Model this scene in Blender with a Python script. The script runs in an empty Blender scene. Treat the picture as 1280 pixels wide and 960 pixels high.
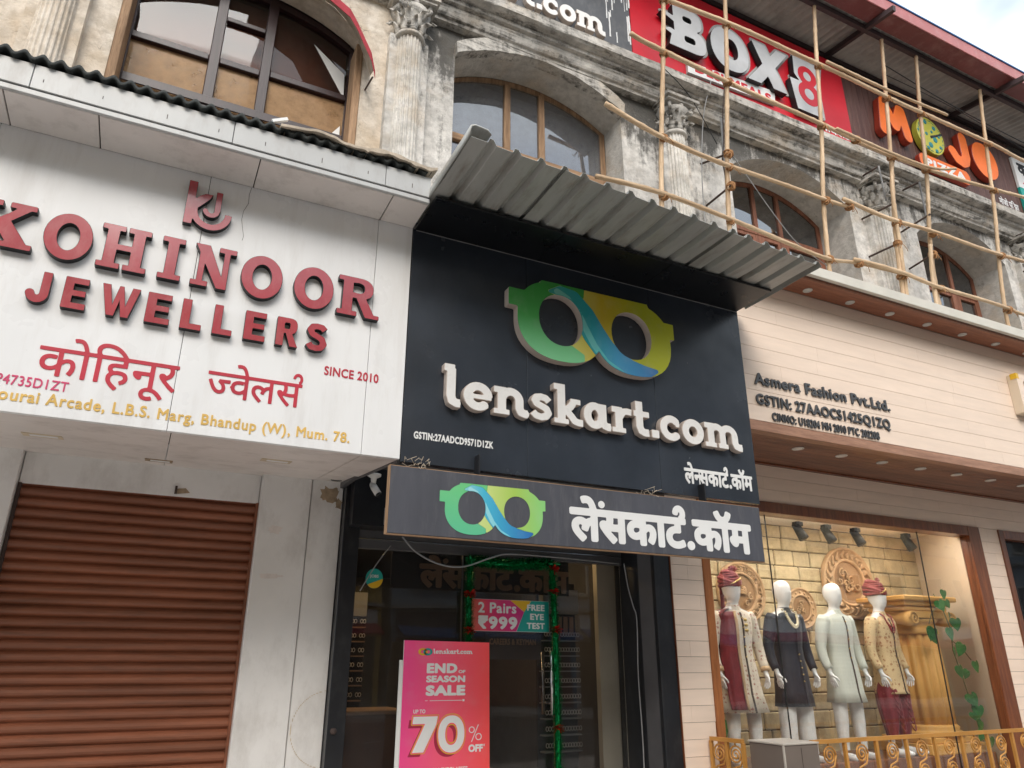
import bpy, math, random
import numpy as np
from mathutils import Vector, Matrix, noise as mnoise
random.seed(7)
PI = math.pi
SC = bpy.context.scene
COL = SC.collection

# ------------------------------------------------------------------ camera
def make_camera():
    yaw, pit, rol = math.radians(26.058), math.radians(20.907), math.radians(0.061)
    fw = Vector((math.sin(yaw)*math.cos(pit), math.cos(yaw)*math.cos(pit), math.sin(pit)))
    rt = Vector((math.cos(yaw), -math.sin(yaw), 0)); up = rt.cross(fw)
    r2 = rt*math.cos(rol)+up*math.sin(rol); u2 = -rt*math.sin(rol)+up*math.cos(rol)
    cd = bpy.data.cameras.new('camera'); cd.sensor_width = 36; cd.lens = 922.27/1280*36
    cd.clip_start = .05; cd.clip_end = 600
    o = bpy.data.objects.new('camera', cd); COL.objects.link(o)
    m = Matrix((r2, u2, -fw)).transposed().to_4x4(); m.translation = Vector((0, 0, 1.6))
    o.matrix_world = m; SC.camera = o
make_camera()

# ------------------------------------------------------------------ sky, sun, exposure
SUN_EL, SUN_AZ = math.radians(40), math.radians(202)      # azimuth clockwise from +Y: behind the camera, slightly left
def make_world():
    w = bpy.data.worlds.new("World"); SC.world = w; w.use_nodes = True
    nt = w.node_tree; bg = nt.nodes['Background']; bg.inputs[1].default_value = .1
    sky = nt.nodes.new('ShaderNodeTexSky'); sky.sky_type = 'NISHITA'; sky.sun_disc = False
    sky.sun_elevation = SUN_EL; sky.sun_rotation = SUN_AZ; sky.air_density = 1.2; sky.dust_density = 3
    tc = nt.nodes.new('ShaderNodeTexCoord')
    mp = nt.nodes.new('ShaderNodeMapping'); mp.inputs['Scale'].default_value = (1, 1, 2.6)
    nz = nt.nodes.new('ShaderNodeTexNoise'); nz.inputs['Scale'].default_value = 2.3; nz.inputs['Detail'].default_value = 5
    nz.inputs['Roughness'].default_value = .5
    rp = nt.nodes.new('ShaderNodeValToRGB'); rp.color_ramp.elements[0].position = .36; rp.color_ramp.elements[1].position = .56
    rp.color_ramp.elements[0].color = (.25, .25, .25, 1)
    mx = nt.nodes.new('ShaderNodeMix'); mx.data_type = 'RGBA'
    mx.inputs['B'].default_value = (7.2, 7.8, 8.3, 1)
    L = nt.links.new
    L(tc.outputs['Generated'], mp.inputs['Vector']); L(mp.outputs[0], nz.inputs['Vector']); L(nz.outputs['Fac'], rp.inputs[0])
    L(rp.outputs[0], mx.inputs['Factor']); L(sky.outputs[0], mx.inputs['A']); L(mx.outputs['Result'], bg.inputs[0])
make_world()
def make_sun():
    d = bpy.data.lights.new('sun', 'SUN'); d.energy = 1.0; d.angle = math.radians(36); d.color = (1, .96, .9)
    o = bpy.data.objects.new('sun', d); COL.objects.link(o)
    dirv = Vector((math.sin(SUN_AZ)*math.cos(SUN_EL), math.cos(SUN_AZ)*math.cos(SUN_EL), math.sin(SUN_EL)))
    o.rotation_euler = dirv.to_track_quat('Z', 'Y').to_euler(); o.location = dirv*30
make_sun()
SC.view_settings.view_transform = 'Standard'; SC.view_settings.look = 'None'
SC.view_settings.exposure = 1.17; SC.view_settings.gamma = 1
SC.cycles.max_bounces = 8; SC.cycles.transparent_max_bounces = 12

# ------------------------------------------------------------------ materials
MATS = {}
def lin(r, g, b):
    f = lambda c: (c/255/12.92) if c/255 <= .04045 else ((c/255+.055)/1.055)**2.4
    return (f(r), f(g), f(b), 1)
def _n(nt, t, **k):
    n = nt.nodes.new(t)
    for a, b in k.items(): setattr(n, a, b)
    return n
def noise(nt, vec, scale, detail=4, rough=.55, stretch=None):
    if stretch:
        mp = _n(nt, 'ShaderNodeMapping'); mp.inputs['Scale'].default_value = stretch
        nt.links.new(vec, mp.inputs['Vector']); vec = mp.outputs[0]
    n = _n(nt, 'ShaderNodeTexNoise'); n.inputs['Scale'].default_value = scale
    n.inputs['Detail'].default_value = detail; n.inputs['Roughness'].default_value = rough
    nt.links.new(vec, n.inputs['Vector']); return n.outputs['Fac']
def ramp(nt, fac, stops):
    r = _n(nt, 'ShaderNodeValToRGB'); cr = r.color_ramp
    while len(cr.elements) < len(stops): cr.elements.new(.5)
    for e, (p, c) in zip(cr.elements, stops):
        e.position = p; e.color = c if len(c) == 4 else (*c, 1)
    nt.links.new(fac, r.inputs[0]); return r.outputs[0]
def mix(nt, fac, a, b, mode='MIX'):
    m = _n(nt, 'ShaderNodeMix', data_type='RGBA', blend_type=mode)
    for s, v in (('Factor', fac), ('A', a), ('B', b)):
        if hasattr(v, 'is_linked') or hasattr(v, 'links'): nt.links.new(v, m.inputs[s])
        elif s == 'Factor': m.inputs[s].default_value = v
        else: m.inputs[s].default_value = v if len(v) == 4 else (*v, 1)
    return m.outputs['Result']
def math_(nt, op, a, b=0, c=0):
    m = _n(nt, 'ShaderNodeMath', operation=op)
    for i, v in enumerate((a, b, c)):
        if hasattr(v, 'links'): nt.links.new(v, m.inputs[i])
        else: m.inputs[i].default_value = v
    return m.outputs[0]
W3 = lambda v: (v, v, v, 1)
def newmat(name):
    m = bpy.data.materials.new(name); m.use_nodes = True; nt = m.node_tree
    p = nt.nodes['Principled BSDF']
    g = _n(nt, 'ShaderNodeNewGeometry')
    MATS[name] = m
    return m, nt, p, g.outputs['Position']
def bump(nt, p, h, dist=.01, strength=1, chain=None):
    b = _n(nt, 'ShaderNodeBump'); b.inputs['Distance'].default_value = dist; b.inputs['Strength'].default_value = strength
    nt.links.new(h, b.inputs['Height'])
    if chain: nt.links.new(chain, b.inputs['Normal'])
    nt.links.new(b.outputs[0], p.inputs['Normal']); return b.outputs[0]
def M(name, col, rough=.6, var=.12, scale=3, bmp=0, bscale=60, metal=0, dirt=0, dirtcol=(.08, .07, .06), stretch=None, spec=.5, rnd=0, coat=0, emit=0, dirtscale=5, wave=0):
    """general painted / worn surface: base colour with broad tone variation, fine grain, dirt, gloss variation"""
    m, nt, p, pos = newmat(name)
    c = col if len(col) == 4 else (*col, 1)
    v = noise(nt, pos, scale, 5, .6, stretch)
    lo = tuple(x*(1-var) for x in c[:3]); hi = tuple(min(1, x*(1+var)) for x in c[:3])
    out = ramp(nt, v, [(.3, lo), (.7, hi)])
    if rnd:
        oi = _n(nt, 'ShaderNodeObjectInfo')
        k = math_(nt, 'MULTIPLY_ADD', oi.outputs['Random'], rnd*2, 1-rnd)
        hs = _n(nt, 'ShaderNodeHueSaturation'); nt.links.new(k, hs.inputs['Value']); nt.links.new(out, hs.inputs['Color'])
        out = hs.outputs[0]
    if dirt:
        d = noise(nt, pos, dirtscale, 8, .7, stretch or (1, 1, .5))
        dm = ramp(nt, d, [(.5, (0, 0, 0)), (.72, W3(dirt))])
        out = mix(nt, dm, out, dirtcol)
    nt.links.new(out, p.inputs['Base Color'])
    rv = noise(nt, pos, scale*2.3, 3)
    rr = math_(nt, 'MULTIPLY_ADD', rv, .22, max(.02, rough-.11))
    nt.links.new(rr, p.inputs['Roughness'])
    p.inputs['Metallic'].default_value = metal; p.inputs['Specular IOR Level'].default_value = spec
    if coat: p.inputs['Coat Weight'].default_value = coat; p.inputs['Coat Roughness'].default_value = .08
    ch = None
    if wave: ch = bump(nt, p, noise(nt, pos, 1.6, 2), wave, 1)
    if bmp: bump(nt, p, noise(nt, pos, bscale, 6, .65), bmp, 1, ch)
    if emit:
        nt.links.new(out, p.inputs['Emission Color']); p.inputs['Emission Strength'].default_value = emit
    return m
def two_tone(base, front, side):
    """letters: front faces get one material, returns another"""
    return (MATS[front], MATS[side])

def mat_plaster(name, base, light, mould, mscale, mthr, topz=None, streak=.5, bd=.035, sx=1.5):
    m, nt, p, pos = newmat(name)
    a = noise(nt, pos, 1.1, 7, .65); b = noise(nt, pos, 6, 8, .7); f = noise(nt, pos, 28, 6, .7)
    c = ramp(nt, a, [(.32, base), (.5, tuple((x+y)/2 for x, y in zip(base, light))), (.68, light)])
    c = mix(nt, ramp(nt, b, [(.42, W3(0)), (.62, W3(.55))]), c, tuple(x*.62 for x in base))
    warm = noise(nt, pos, 1.7, 4, .6)
    c = mix(nt, ramp(nt, warm, [(.52, W3(0)), (.7, W3(.45))]), c, (.5, .38, .25))
    s = noise(nt, pos, mscale, 9, .72, (sx, 1.5, streak)); s2 = noise(nt, pos, mscale*5, 8, .75)
    k = math_(nt, 'MULTIPLY_ADD', s2, .42, math_(nt, 'MULTIPLY', s, .75))
    if topz:
        sp = _n(nt, 'ShaderNodeSeparateXYZ'); nt.links.new(pos, sp.inputs[0])
        g = _n(nt, 'ShaderNodeMapRange'); g.inputs[1].default_value = topz[0]; g.inputs[2].default_value = topz[1]
        g.inputs[3].default_value = -.03; g.inputs[4].default_value = topz[2]
        nt.links.new(sp.outputs[2], g.inputs[0]); k = math_(nt, 'ADD', k, g.outputs[0])
        gx = _n(nt, 'ShaderNodeMapRange'); gx.inputs[1].default_value = 6.5; gx.inputs[2].default_value = 10.5
        gx.inputs[3].default_value = .03; gx.inputs[4].default_value = -.055
        nt.links.new(sp.outputs[0], gx.inputs[0]); k = math_(nt, 'ADD', k, gx.outputs[0])
    dr = noise(nt, pos, 1.0, 7, .65, (9, 9, .4)); k = math_(nt, 'ADD', k, math_(nt, 'MULTIPLY_ADD', dr, .30, -.15))
    mm = ramp(nt, k, [(mthr, W3(0)), (mthr+.13, W3(.85))])
    c = mix(nt, mm, c, mould)
    # thin cracks
    vo = _n(nt, 'ShaderNodeTexVoronoi', feature='DISTANCE_TO_EDGE'); vo.inputs['Scale'].default_value = 1.5
    dv = _n(nt, 'ShaderNodeVectorMath', operation='ADD'); nn = _n(nt, 'ShaderNodeTexNoise'); nn.inputs['Scale'].default_value = 3
    nt.links.new(pos, nn.inputs['Vector']); nt.links.new(pos, dv.inputs[0]); nt.links.new(nn.outputs['Color'], dv.inputs[1]); nt.links.new(dv.outputs[0], vo.inputs['Vector'])
    cr = ramp(nt, vo.outputs['Distance'], [(0, W3(.5)), (.006, W3(0))])
    c = mix(nt, math_(nt, 'MULTIPLY', cr, ramp(nt, warm, [(.5, W3(0)), (.6, W3(1))])), c, (.08, .07, .06))
    nt.links.new(c, p.inputs['Base Color']); p.inputs['Roughness'].default_value = .92; p.inputs['Specular IOR Level'].default_value = .2
    h = math_(nt, 'ADD', math_(nt, 'MULTIPLY', b, .7), math_(nt, 'MULTIPLY', f, .35))
    bump(nt, p, h, bd, .9)
    return m
def mat_wood(name, dark, light, rough=.45, axis=0, scale=1.0, coat=0, rnd=.1):
    m, nt, p, pos = newmat(name)
    st = [14, 14, 14]; st[axis] = 1.1
    a = noise(nt, pos, 1.6*scale, 6, .6, tuple(st)); b = noise(nt, pos, 6*scale, 4, .6, tuple(s*1.5 for s in st))
    c = ramp(nt, a, [(.32, dark), (.68, light)])
    c = mix(nt, ramp(nt, b, [(.45, W3(0)), (.7, W3(.5))]), c, tuple(x*.6 for x in dark))
    oi = _n(nt, 'ShaderNodeObjectInfo'); k = math_(nt, 'MULTIPLY_ADD', oi.outputs['Random'], rnd*2, 1-rnd)
    hs = _n(nt, 'ShaderNodeHueSaturation'); nt.links.new(k, hs.inputs['Value']); nt.links.new(c, hs.inputs['Color'])
    nt.links.new(hs.outputs[0], p.inputs['Base Color']); p.inputs['Roughness'].default_value = rough
    if coat: p.inputs['Coat Weight'].default_value = coat
    bump(nt, p, b, .002, .6); return m
def mat_glass(name, tint=(1, 1, 1, 1), refl=1.0, film=0, filmcol=(.3, .3, .3, 1), ior=1.5):
    """thin sheet of glass: clear plus mirror reflection by angle, a little surface film of dust"""
    m, nt, p, pos = newmat(name); out = nt.nodes['Material Output']
    tr = _n(nt, 'ShaderNodeBsdfTransparent'); tr.inputs[0].default_value = tint
    gl = _n(nt, 'ShaderNodeBsdfGlossy'); gl.inputs['Roughness'].default_value = .012
    fr = _n(nt, 'ShaderNodeFresnel'); fr.inputs[0].default_value = ior
    k = math_(nt, 'MULTIPLY', fr.outputs[0], refl)
    wb = noise(nt, pos, .9, 1)
    b = _n(nt, 'ShaderNodeBump'); b.inputs['Distance'].default_value = .005; nt.links.new(wb, b.inputs['Height'])
    nt.links.new(b.outputs[0], gl.inputs['Normal'])
    s = _n(nt, 'ShaderNodeMixShader'); nt.links.new(k, s.inputs[0]); nt.links.new(tr.outputs[0], s.inputs[1]); nt.links.new(gl.outputs[0], s.inputs[2])
    if film:
        df = _n(nt, 'ShaderNodeBsdfDiffuse'); df.inputs[0].default_value = filmcol
        s2 = _n(nt, 'ShaderNodeMixShader'); d = noise(nt, pos, 5, 6, .7)
        nt.links.new(ramp(nt, d, [(.3, W3(film*.4)), (.75, W3(film))]), s2.inputs[0])
        nt.links.new(s.outputs[0], s2.inputs[1]); nt.links.new(df.outputs[0], s2.inputs[2]); s = s2
    nt.links.new(s.outputs[0], out.inputs['Surface']); return m

def mat_gradient(name, axis, lo, hi, stops, rough=.35):
    m, nt, p, pos = newmat(name)
    sp = _n(nt, 'ShaderNodeSeparateXYZ'); nt.links.new(pos, sp.inputs[0])
    g = _n(nt, 'ShaderNodeMapRange'); g.inputs[1].default_value = lo; g.inputs[2].default_value = hi
    nt.links.new(sp.outputs[axis], g.inputs[0])
    c = ramp(nt, g.outputs[0], stops)
    n = noise(nt, pos, 7, 5); c = mix(nt, ramp(nt, n, [(.5, W3(0)), (.8, W3(.12))]), c, (.5, .5, .5))
    nt.links.new(c, p.inputs['Base Color']); p.inputs['Roughness'].default_value = rough; return m

# ------------------------------------------------------------------ mesh helpers
class MB:
    def __init__(s): s.v = []; s.f = []; s.mi = []; s.sm = []
    def add(s, vs, fs, mi=0, smooth=False):
        b = len(s.v); s.v += [tuple(v) for v in vs]
        for f in fs: s.f.append(tuple(i+b for i in f)); s.mi.append(mi); s.sm.append(smooth)
        return s
    def box(s, x0, x1, y0, y1, z0, z1, mi=0, ch=0):
        if x0 > x1: x0, x1 = x1, x0
        if y0 > y1: y0, y1 = y1, y0
        if z0 > z1: z0, z1 = z1, z0
        if not ch:
            vs = [(x, y, z) for z in (z0, z1) for y in (y0, y1) for x in (x0, x1)]
            fs = [(0, 2, 3, 1), (4, 5, 7, 6), (0, 1, 5, 4), (2, 6, 7, 3), (0, 4, 6, 2), (1, 3, 7, 5)]
            return s.add(vs, fs, mi)
        c = min(ch, (x1-x0)*.4, (y1-y0)*.4, (z1-z0)*.4)
        X, Y, Z = (x0, x1), (y0, y1), (z0, z1); vs = []; idx = {}
        for i in (0, 1):
            for j in (0, 1):
                for k in (0, 1):
                    sx, sy, sz = (1-2*i)*c, (1-2*j)*c, (1-2*k)*c
                    for a, d in enumerate(((0, sy, sz), (sx, 0, sz), (sx, sy, 0))):
                        idx[(i, j, k, a)] = len(vs); vs.append((X[i]+d[0], Y[j]+d[1], Z[k]+d[2]))
        q = lambda *t: tuple(idx[u] for u in t); fs = []
        for i in (0, 1):
            f = [(i, 0, 0, 0), (i, 1, 0, 0), (i, 1, 1, 0), (i, 0, 1, 0)]; fs.append(q(*(f if i else f[::-1])))
            f = [(0, i, 0, 1), (1, i, 0, 1), (1, i, 1, 1), (0, i, 1, 1)]; fs.append(q(*(f[::-1] if i else f)))
            f = [(0, 0, i, 2), (1, 0, i, 2), (1, 1, i, 2), (0, 1, i, 2)]; fs.append(q(*(f if i else f[::-1])))
        for i in (0, 1):
            for j in (0, 1):
                f = [(i, j, 0, 0), (i, j, 0, 1), (i, j, 1, 1), (i, j, 1, 0)]; fs.append(q(*(f if (i+j) % 2 else f[::-1])))
                f = [(i, 0, j, 0), (i, 0, j, 2), (i, 1, j, 2), (i, 1, j, 0)]; fs.append(q(*(f[::-1] if (i+j) % 2 else f)))
                f = [(0, i, j, 1), (0, i, j, 2), (1, i, j, 2), (1, i, j, 1)]; fs.append(q(*(f if (i+j) % 2 else f[::-1])))
                for k in (0, 1):
                    f = [(i, j, k, 0), (i, j, k, 1), (i, j, k, 2)]; fs.append(q(*(f if (i+j+k) % 2 else f[::-1])))
        return s.add(vs, fs, mi)
    def obox(s, c, ax, ay, az, mi=0):
        """oriented box: centre and three half-axis vectors"""
        c, ax, ay, az = map(Vector, (c, ax, ay, az))
        vs = [c+ax*i+ay*j+az*k for k in (-1, 1) for j in (-1, 1) for i in (-1, 1)]
        fs = [(0, 2, 3, 1), (4, 5, 7, 6), (0, 1, 5, 4), (2, 6, 7, 3), (0, 4, 6, 2), (1, 3, 7, 5)]
        return s.add(vs, fs, mi)
    def tube(s, pts, r, n=8, mi=0, caps=True, smooth=True):
        pts = [Vector(p) for p in pts]; rs = r if isinstance(r, (list, tuple)) else [r]*len(pts)
        vs = []; fs = []; up = None
        for i, p in enumerate(pts):
            d = (pts[min(i+1, len(pts)-1)]-pts[max(i-1, 0)])
            d = d.normalized() if d.length > 1e-9 else Vector((0, 0, 1))
            if up is None:
                up = Vector((0, 0, 1)) if abs(d.z) < .9 else Vector((1, 0, 0))
            a = d.cross(up).normalized(); b = a.cross(d).normalized(); up = b
            for k in range(n):
                t = 2*PI*k/n; vs.append(p+(a*math.cos(t)+b*math.sin(t))*rs[i])
        for i in range(len(pts)-1):
            for k in range(n):
                fs.append((i*n+k, i*n+(k+1) % n, (i+1)*n+(k+1) % n, (i+1)*n+k))
        if caps: fs.append(tuple(range(n))[::-1]); fs.append(tuple((len(pts)-1)*n+k for k in range(n)))
        return s.add(vs, fs, mi, smooth)
    def loft(s, rings, mi=0, closed=True, caps=True, smooth=True):
        n = len(rings[0]); vs = [p for r in rings for p in r]; fs = []
        for i in range(len(rings)-1):
            for k in range(n if closed else n-1):
                fs.append((i*n+k, i*n+(k+1) % n, (i+1)*n+(k+1) % n, (i+1)*n+k))
        if caps and closed: fs.append(tuple(range(n))[::-1]); fs.append(tuple((len(rings)-1)*n+k for k in range(n)))
        return s.add(vs, fs, mi, smooth)
    def lathe(s, prof, cx, cy, n=20, mi=0, mod=None, smooth=True):
        rings = []
        for r, z in prof:
            rings.append([(cx+(r+(mod(k/n, r, z) if mod else 0))*math.cos(2*PI*k/n), cy+(r+(mod(k/n, r, z) if mod else 0))*math.sin(2*PI*k/n), z) for k in range(n)])
        return s.loft(rings, mi, smooth=smooth)
    def sphere(s, c, r, n=10, m=6, mi=0):
        rx, ry, rz = r if isinstance(r, tuple) else (r, r, r); rings = []
        for j in range(1, m):
            a = -PI/2+PI*j/m
            rings.append([(c[0]+rx*math.cos(a)*math.cos(2*PI*k/n), c[1]+ry*math.cos(a)*math.sin(2*PI*k/n), c[2]+rz*math.sin(a)) for k in range(n)])
        return s.loft(rings, mi)
    def sweep_x(s, prof, x0, x1, n=1, jit=0, mi=0, closed=True):
        """profile of (y,z) swept along x"""
        rings = []
        for i in range(n+1):
            x = x0+(x1-x0)*i/n; r = []
            for k, (y, z) in enumerate(prof):
                j = mnoise.noise(Vector((x*2.1, k*3.7, 1)))*jit+mnoise.noise(Vector((x*9, k*5.1, 4)))*jit*.5 if jit else 0
                r.append((x, y+j, z+j*.7))
            rings.append(r)
        return s.loft(rings, mi, closed=closed, caps=closed, smooth=False)
def tags(o, label=None, cat=None, group=None, kind=None):
    for k, v in (('label', label), ('category', cat), ('group', group), ('kind', kind)):
        if v: o[k] = v
    return o
def mesh_of(name, mb, mats, loc=(0, 0, 0)):
    me = bpy.data.meshes.new(name); l = Vector(loc)
    me.from_pydata([tuple(Vector(v)-l) for v in mb.v], [], mb.f)
    for m in (mats if isinstance(mats, (list, tuple)) else [mats]): me.materials.append(MATS[m] if isinstance(m, str) else m)
    me.polygons.foreach_set('material_index', mb.mi); me.polygons.foreach_set('use_smooth', mb.sm)
    me.update(); return me
def thing(name, label, cat, loc=(0, 0, 0), group=None):
    o = bpy.data.objects.new(name, None); COL.objects.link(o); o.location = loc; o.empty_display_size = .1
    return tags(o, label, cat, group)
def wloc(o):
    v = Vector(o.location)
    while o.parent: o = o.parent; v += o.location
    return v
def part(parent, name, mb, mats, label=None, kind=None):
    l = wloc(parent); me = mesh_of(name, mb, mats, l)
    o = bpy.data.objects.new(name, me); COL.objects.link(o); o.parent = parent
    return tags(o, label, kind=kind)
def solo(name, mb, mats, label, cat, loc=(0, 0, 0), group=None, kind=None):
    me = mesh_of(name, mb, mats, loc); o = bpy.data.objects.new(name, me); COL.objects.link(o); o.location = loc
    return tags(o, label, cat, group, kind)
def struct(name, mb, mats):
    return tags(solo(name, mb, mats, None, None), kind='structure')
def jitter(mb, amp, sc=3.0, i0=0):
    for i in range(i0, len(mb.v)):
        v = Vector(mb.v[i]); n = mnoise.noise_vector(v*sc); mb.v[i] = tuple(v+n*amp)

# ------------------------------------------------------------------ outline engine (signed distance -> contour -> solid)
class G:
    """grid of unit coordinates for drawing a letter as a union of strokes and solids"""
    def __init__(s, x0, x1, z0, z1, h):
        s.x0, s.z0, s.h = x0, z0, h
        s.xs = x0+h*np.arange(int(round((x1-x0)/h))+1); s.zs = z0+h*np.arange(int(round((z1-z0)/h))+1)
        s.X, s.Z = np.meshgrid(s.xs, s.zs)
        s.F = np.full(s.X.shape, 1e3)
    def u(s, D): s.F = np.minimum(s.F, D); return s
    def cut(s, D): s.F = np.maximum(s.F, -D); return s
    def keep(s, D): s.F = np.maximum(s.F, D); return s
    def seg(s, a, b, w, flat=False):
        ax, az = a; dx, dz = b[0]-ax, b[1]-az; L = math.hypot(dx, dz) or 1e-9; ux, uz = dx/L, dz/L
        px, pz = s.X-ax, s.Z-az
        if flat:
            al = px*ux+pz*uz; ac = -px*uz+pz*ux
            qx = np.abs(al-L/2)-L/2; qz = np.abs(ac)-w/2
            return np.hypot(np.maximum(qx, 0), np.maximum(qz, 0))+np.minimum(np.maximum(qx, qz), 0)
        t = np.clip((px*ux+pz*uz)/L, 0, 1)
        return np.hypot(px-t*dx, pz-t*dz)-w/2
    def line(s, pts, w, flat=False):
        D = s.seg(pts[0], pts[1], w, flat)
        for a, b in zip(pts[1:], pts[2:]): D = np.minimum(D, s.seg(a, b, w, flat))
        if flat:
            for p in pts[1:-1]: D = np.minimum(D, np.hypot(s.X-p[0], s.Z-p[1])-w/2)
        return D
    def arc(s, cx, cz, rx, rz, a0, a1, w, flat=True, n=18):
        return s.line([(cx+rx*math.cos(math.radians(a0+(a1-a0)*i/n)), cz+rz*math.sin(math.radians(a0+(a1-a0)*i/n))) for i in range(n+1)], w, flat)
    def ell(s, cx, cz, rx, rz, p=2.0):
        return ((np.abs((s.X-cx)/rx)**p+np.abs((s.Z-cz)/rz)**p)**(1/p)-1)*min(rx, rz)
    def rect(s, x0, x1, z0, z1, r=0):
        qx = np.abs(s.X-(x0+x1)/2)-(x1-x0)/2+r; qz = np.abs(s.Z-(z0+z1)/2)-(z1-z0)/2+r
        return np.hypot(np.maximum(qx, 0), np.maximum(qz, 0))+np.minimum(np.maximum(qx, qz), 0)-r
    def poly(s, pts):
        ins = np.zeros(s.X.shape, bool); D = np.full(s.X.shape, 1e3)
        for (x0, z0), (x1, z1) in zip(pts, pts[1:]+pts[:1]):
            D = np.minimum(D, s.seg((x0, z0), (x1, z1), 0))
            if z0 != z1:
                c = ((z0 <= s.Z) != (z1 <= s.Z)) & (s.X < (x1-x0)*(s.Z-z0)/(z1-z0)+x0); ins ^= c
        return np.where(ins, -D, D)
    def loops(s, level=0.0, tol=.12): return contour(s.F-level, s.x0, s.z0, s.h, tol)
def contour(F, x0, z0, h, tol=.12):
    F = np.where(np.abs(F) < 1e-7, 1e-7, F); F = F.copy()
    F[0, :] = F[-1, :] = np.maximum(F[0, :], .5*h); F[-1, :] = np.maximum(F[-1, :], .5*h); F[:, 0] = np.maximum(F[:, 0], .5*h); F[:, -1] = np.maximum(F[:, -1], .5*h)
    I = F < 0; nxt = {}
    S = I[:-1, :-1]*1+I[:-1, 1:]*2+I[1:, 1:]*4+I[1:, :-1]*8
    TB = {1: [(3, 0)], 2: [(0, 1)], 3: [(3, 1)], 4: [(1, 2)], 5: [(3, 0), (1, 2)], 6: [(0, 2)], 7: [(3, 2)], 8: [(2, 3)], 9: [(2, 0)], 10: [(0, 1), (2, 3)], 11: [(2, 1)], 12: [(1, 3)], 13: [(1, 0)], 14: [(0, 3)]}
    for j, i in zip(*np.nonzero((S > 0) & (S < 15))):
        j = int(j); i = int(i)
        ed = ((0, j, i), (1, j, i+1), (0, j+1, i), (1, j, i))
        for a, b in TB[int(S[j, i])]: nxt[ed[a]] = ed[b]
    def pt(e):
        k, j, i = e
        if k == 0: a, b = F[j, i], F[j, i+1]; return (x0+(i+a/(a-b))*h, z0+j*h)
        a, b = F[j, i], F[j+1, i]; return (x0+i*h, z0+(j+a/(a-b))*h)
    out = []; left = set(nxt)
    while left:
        st = next(iter(left)); e = st; lp = []
        while e in left:
            left.discard(e); lp.append(pt(e)); e = nxt.get(e)
            if e is None: break
        if len(lp) > 3:
            lp = simplify(lp, tol*h)
            if len(lp) > 2: out.append(lp)
    return out
def simplify(lp, tol):
    n = len(lp); i1 = max(range(n), key=lambda i: (lp[i][0]-lp[0][0])**2+(lp[i][1]-lp[0][1])**2)
    def dp(a):
        if len(a) < 3: return a
        (x0, z0), (x1, z1) = a[0], a[-1]; L = math.hypot(x1-x0, z1-z0) or 1e-9
        ds = [abs((x1-x0)*(z0-p[1])-(x0-p[0])*(z1-z0))/L for p in a[1:-1]]
        m = max(ds)
        if m < tol: return [a[0], a[-1]]
        k = ds.index(m)+1
        return dp(a[:k+1])[:-1]+dp(a[k:])
    return dp(lp[:i1+1])[:-1]+dp(lp[i1:]+[lp[0]])[:-1]
GC = {}
def glyph_grid(ch, h=.022, pad=.16):
    """distance field of one character (or cluster) of Blender's built-in lettering"""
    key = (ch, h)
    if key in GC: return GC[key]
    c = bpy.data.curves.new('tmp', 'FONT'); c.body = ch; c.size = 1; c.resolution_u = 4
    o = bpy.data.objects.new('tmp', c); COL.objects.link(o); bpy.context.view_layer.update()
    dg = bpy.context.evaluated_depsgraph_get()
    me = bpy.data.meshes.new_from_object(o.evaluated_get(dg)); me.calc_loop_triangles()
    V = np.array([v.co[:2] for v in me.vertices]); T = np.array([t.vertices[:] for t in me.loop_triangles])
    cnt = {}
    for t in T:
        for a, b in ((t[0], t[1]), (t[1], t[2]), (t[2], t[0])): cnt[(min(a, b), max(a, b))] = cnt.get((min(a, b), max(a, b)), 0)+1
    segs = [e for e, k in cnt.items() if k == 1]
    x0, z0 = V.min(0)-pad; x1, z1 = V.max(0)+pad
    x0 = math.floor(x0/h)*h; z0 = math.floor(z0/h)*h
    g = G(x0, x1, z0, z1, h)
    D = np.full(g.X.shape, 1e3)
    for a, b in segs: D = np.minimum(D, g.seg(V[a], V[b], 0))
    ins = np.zeros(g.X.shape, bool)
    for t in T:
        p = V[t]; s_ = []
        for k in range(3):
            a, b = p[k], p[(k+1) % 3]; s_.append((b[0]-a[0])*(g.Z-a[1])-(b[1]-a[1])*(g.X-a[0]))
        ins |= ((s_[0] >= 0) & (s_[1] >= 0) & (s_[2] >= 0)) | ((s_[0] <= 0) & (s_[1] <= 0) & (s_[2] <= 0))
    g.F = np.where(ins, -D, D); g.bx = (float(V[:, 0].min()), float(V[:, 0].max()))
    bpy.data.objects.remove(o); bpy.data.curves.remove(c); bpy.data.meshes.remove(me)
    GC[key] = g; return g
ADV = {}
def advance(ch):
    if ch not in ADV:
        w = []
        for s in ('||', '|'+ch+'|'):
            c = bpy.data.curves.new('tmp', 'FONT'); c.body = s; o = bpy.data.objects.new('tmp', c); COL.objects.link(o)
            bpy.context.view_layer.update(); w.append(o.dimensions.x); bpy.data.objects.remove(o); bpy.data.curves.remove(c)
        ADV[ch] = w[1]-w[0]
    return ADV[ch]
def merge(items, h):
    """union of several distance grids (grid, F, x shift) -> outlines of the joined word"""
    x0 = min(g.x0+dx for g, F, dx in items); z0 = min(g.z0 for g, F, dx in items)
    x1 = max(g.x0+dx+F.shape[1]*h for g, F, dx in items); z1 = max(g.z0+F.shape[0]*h for g, F, dx in items)
    W = int(round((x1-x0)/h))+2; H = int(round((z1-z0)/h))+2; A = np.full((H, W), 1.0)
    for g, F, dx in items:
        i = int(round((g.x0+dx-x0)/h)); j = int(round((g.z0-z0)/h)); v = A[j:j+F.shape[0], i:i+F.shape[1]]
        np.minimum(v, F[:v.shape[0], :v.shape[1]], out=v)
    return A, x0, z0
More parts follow.
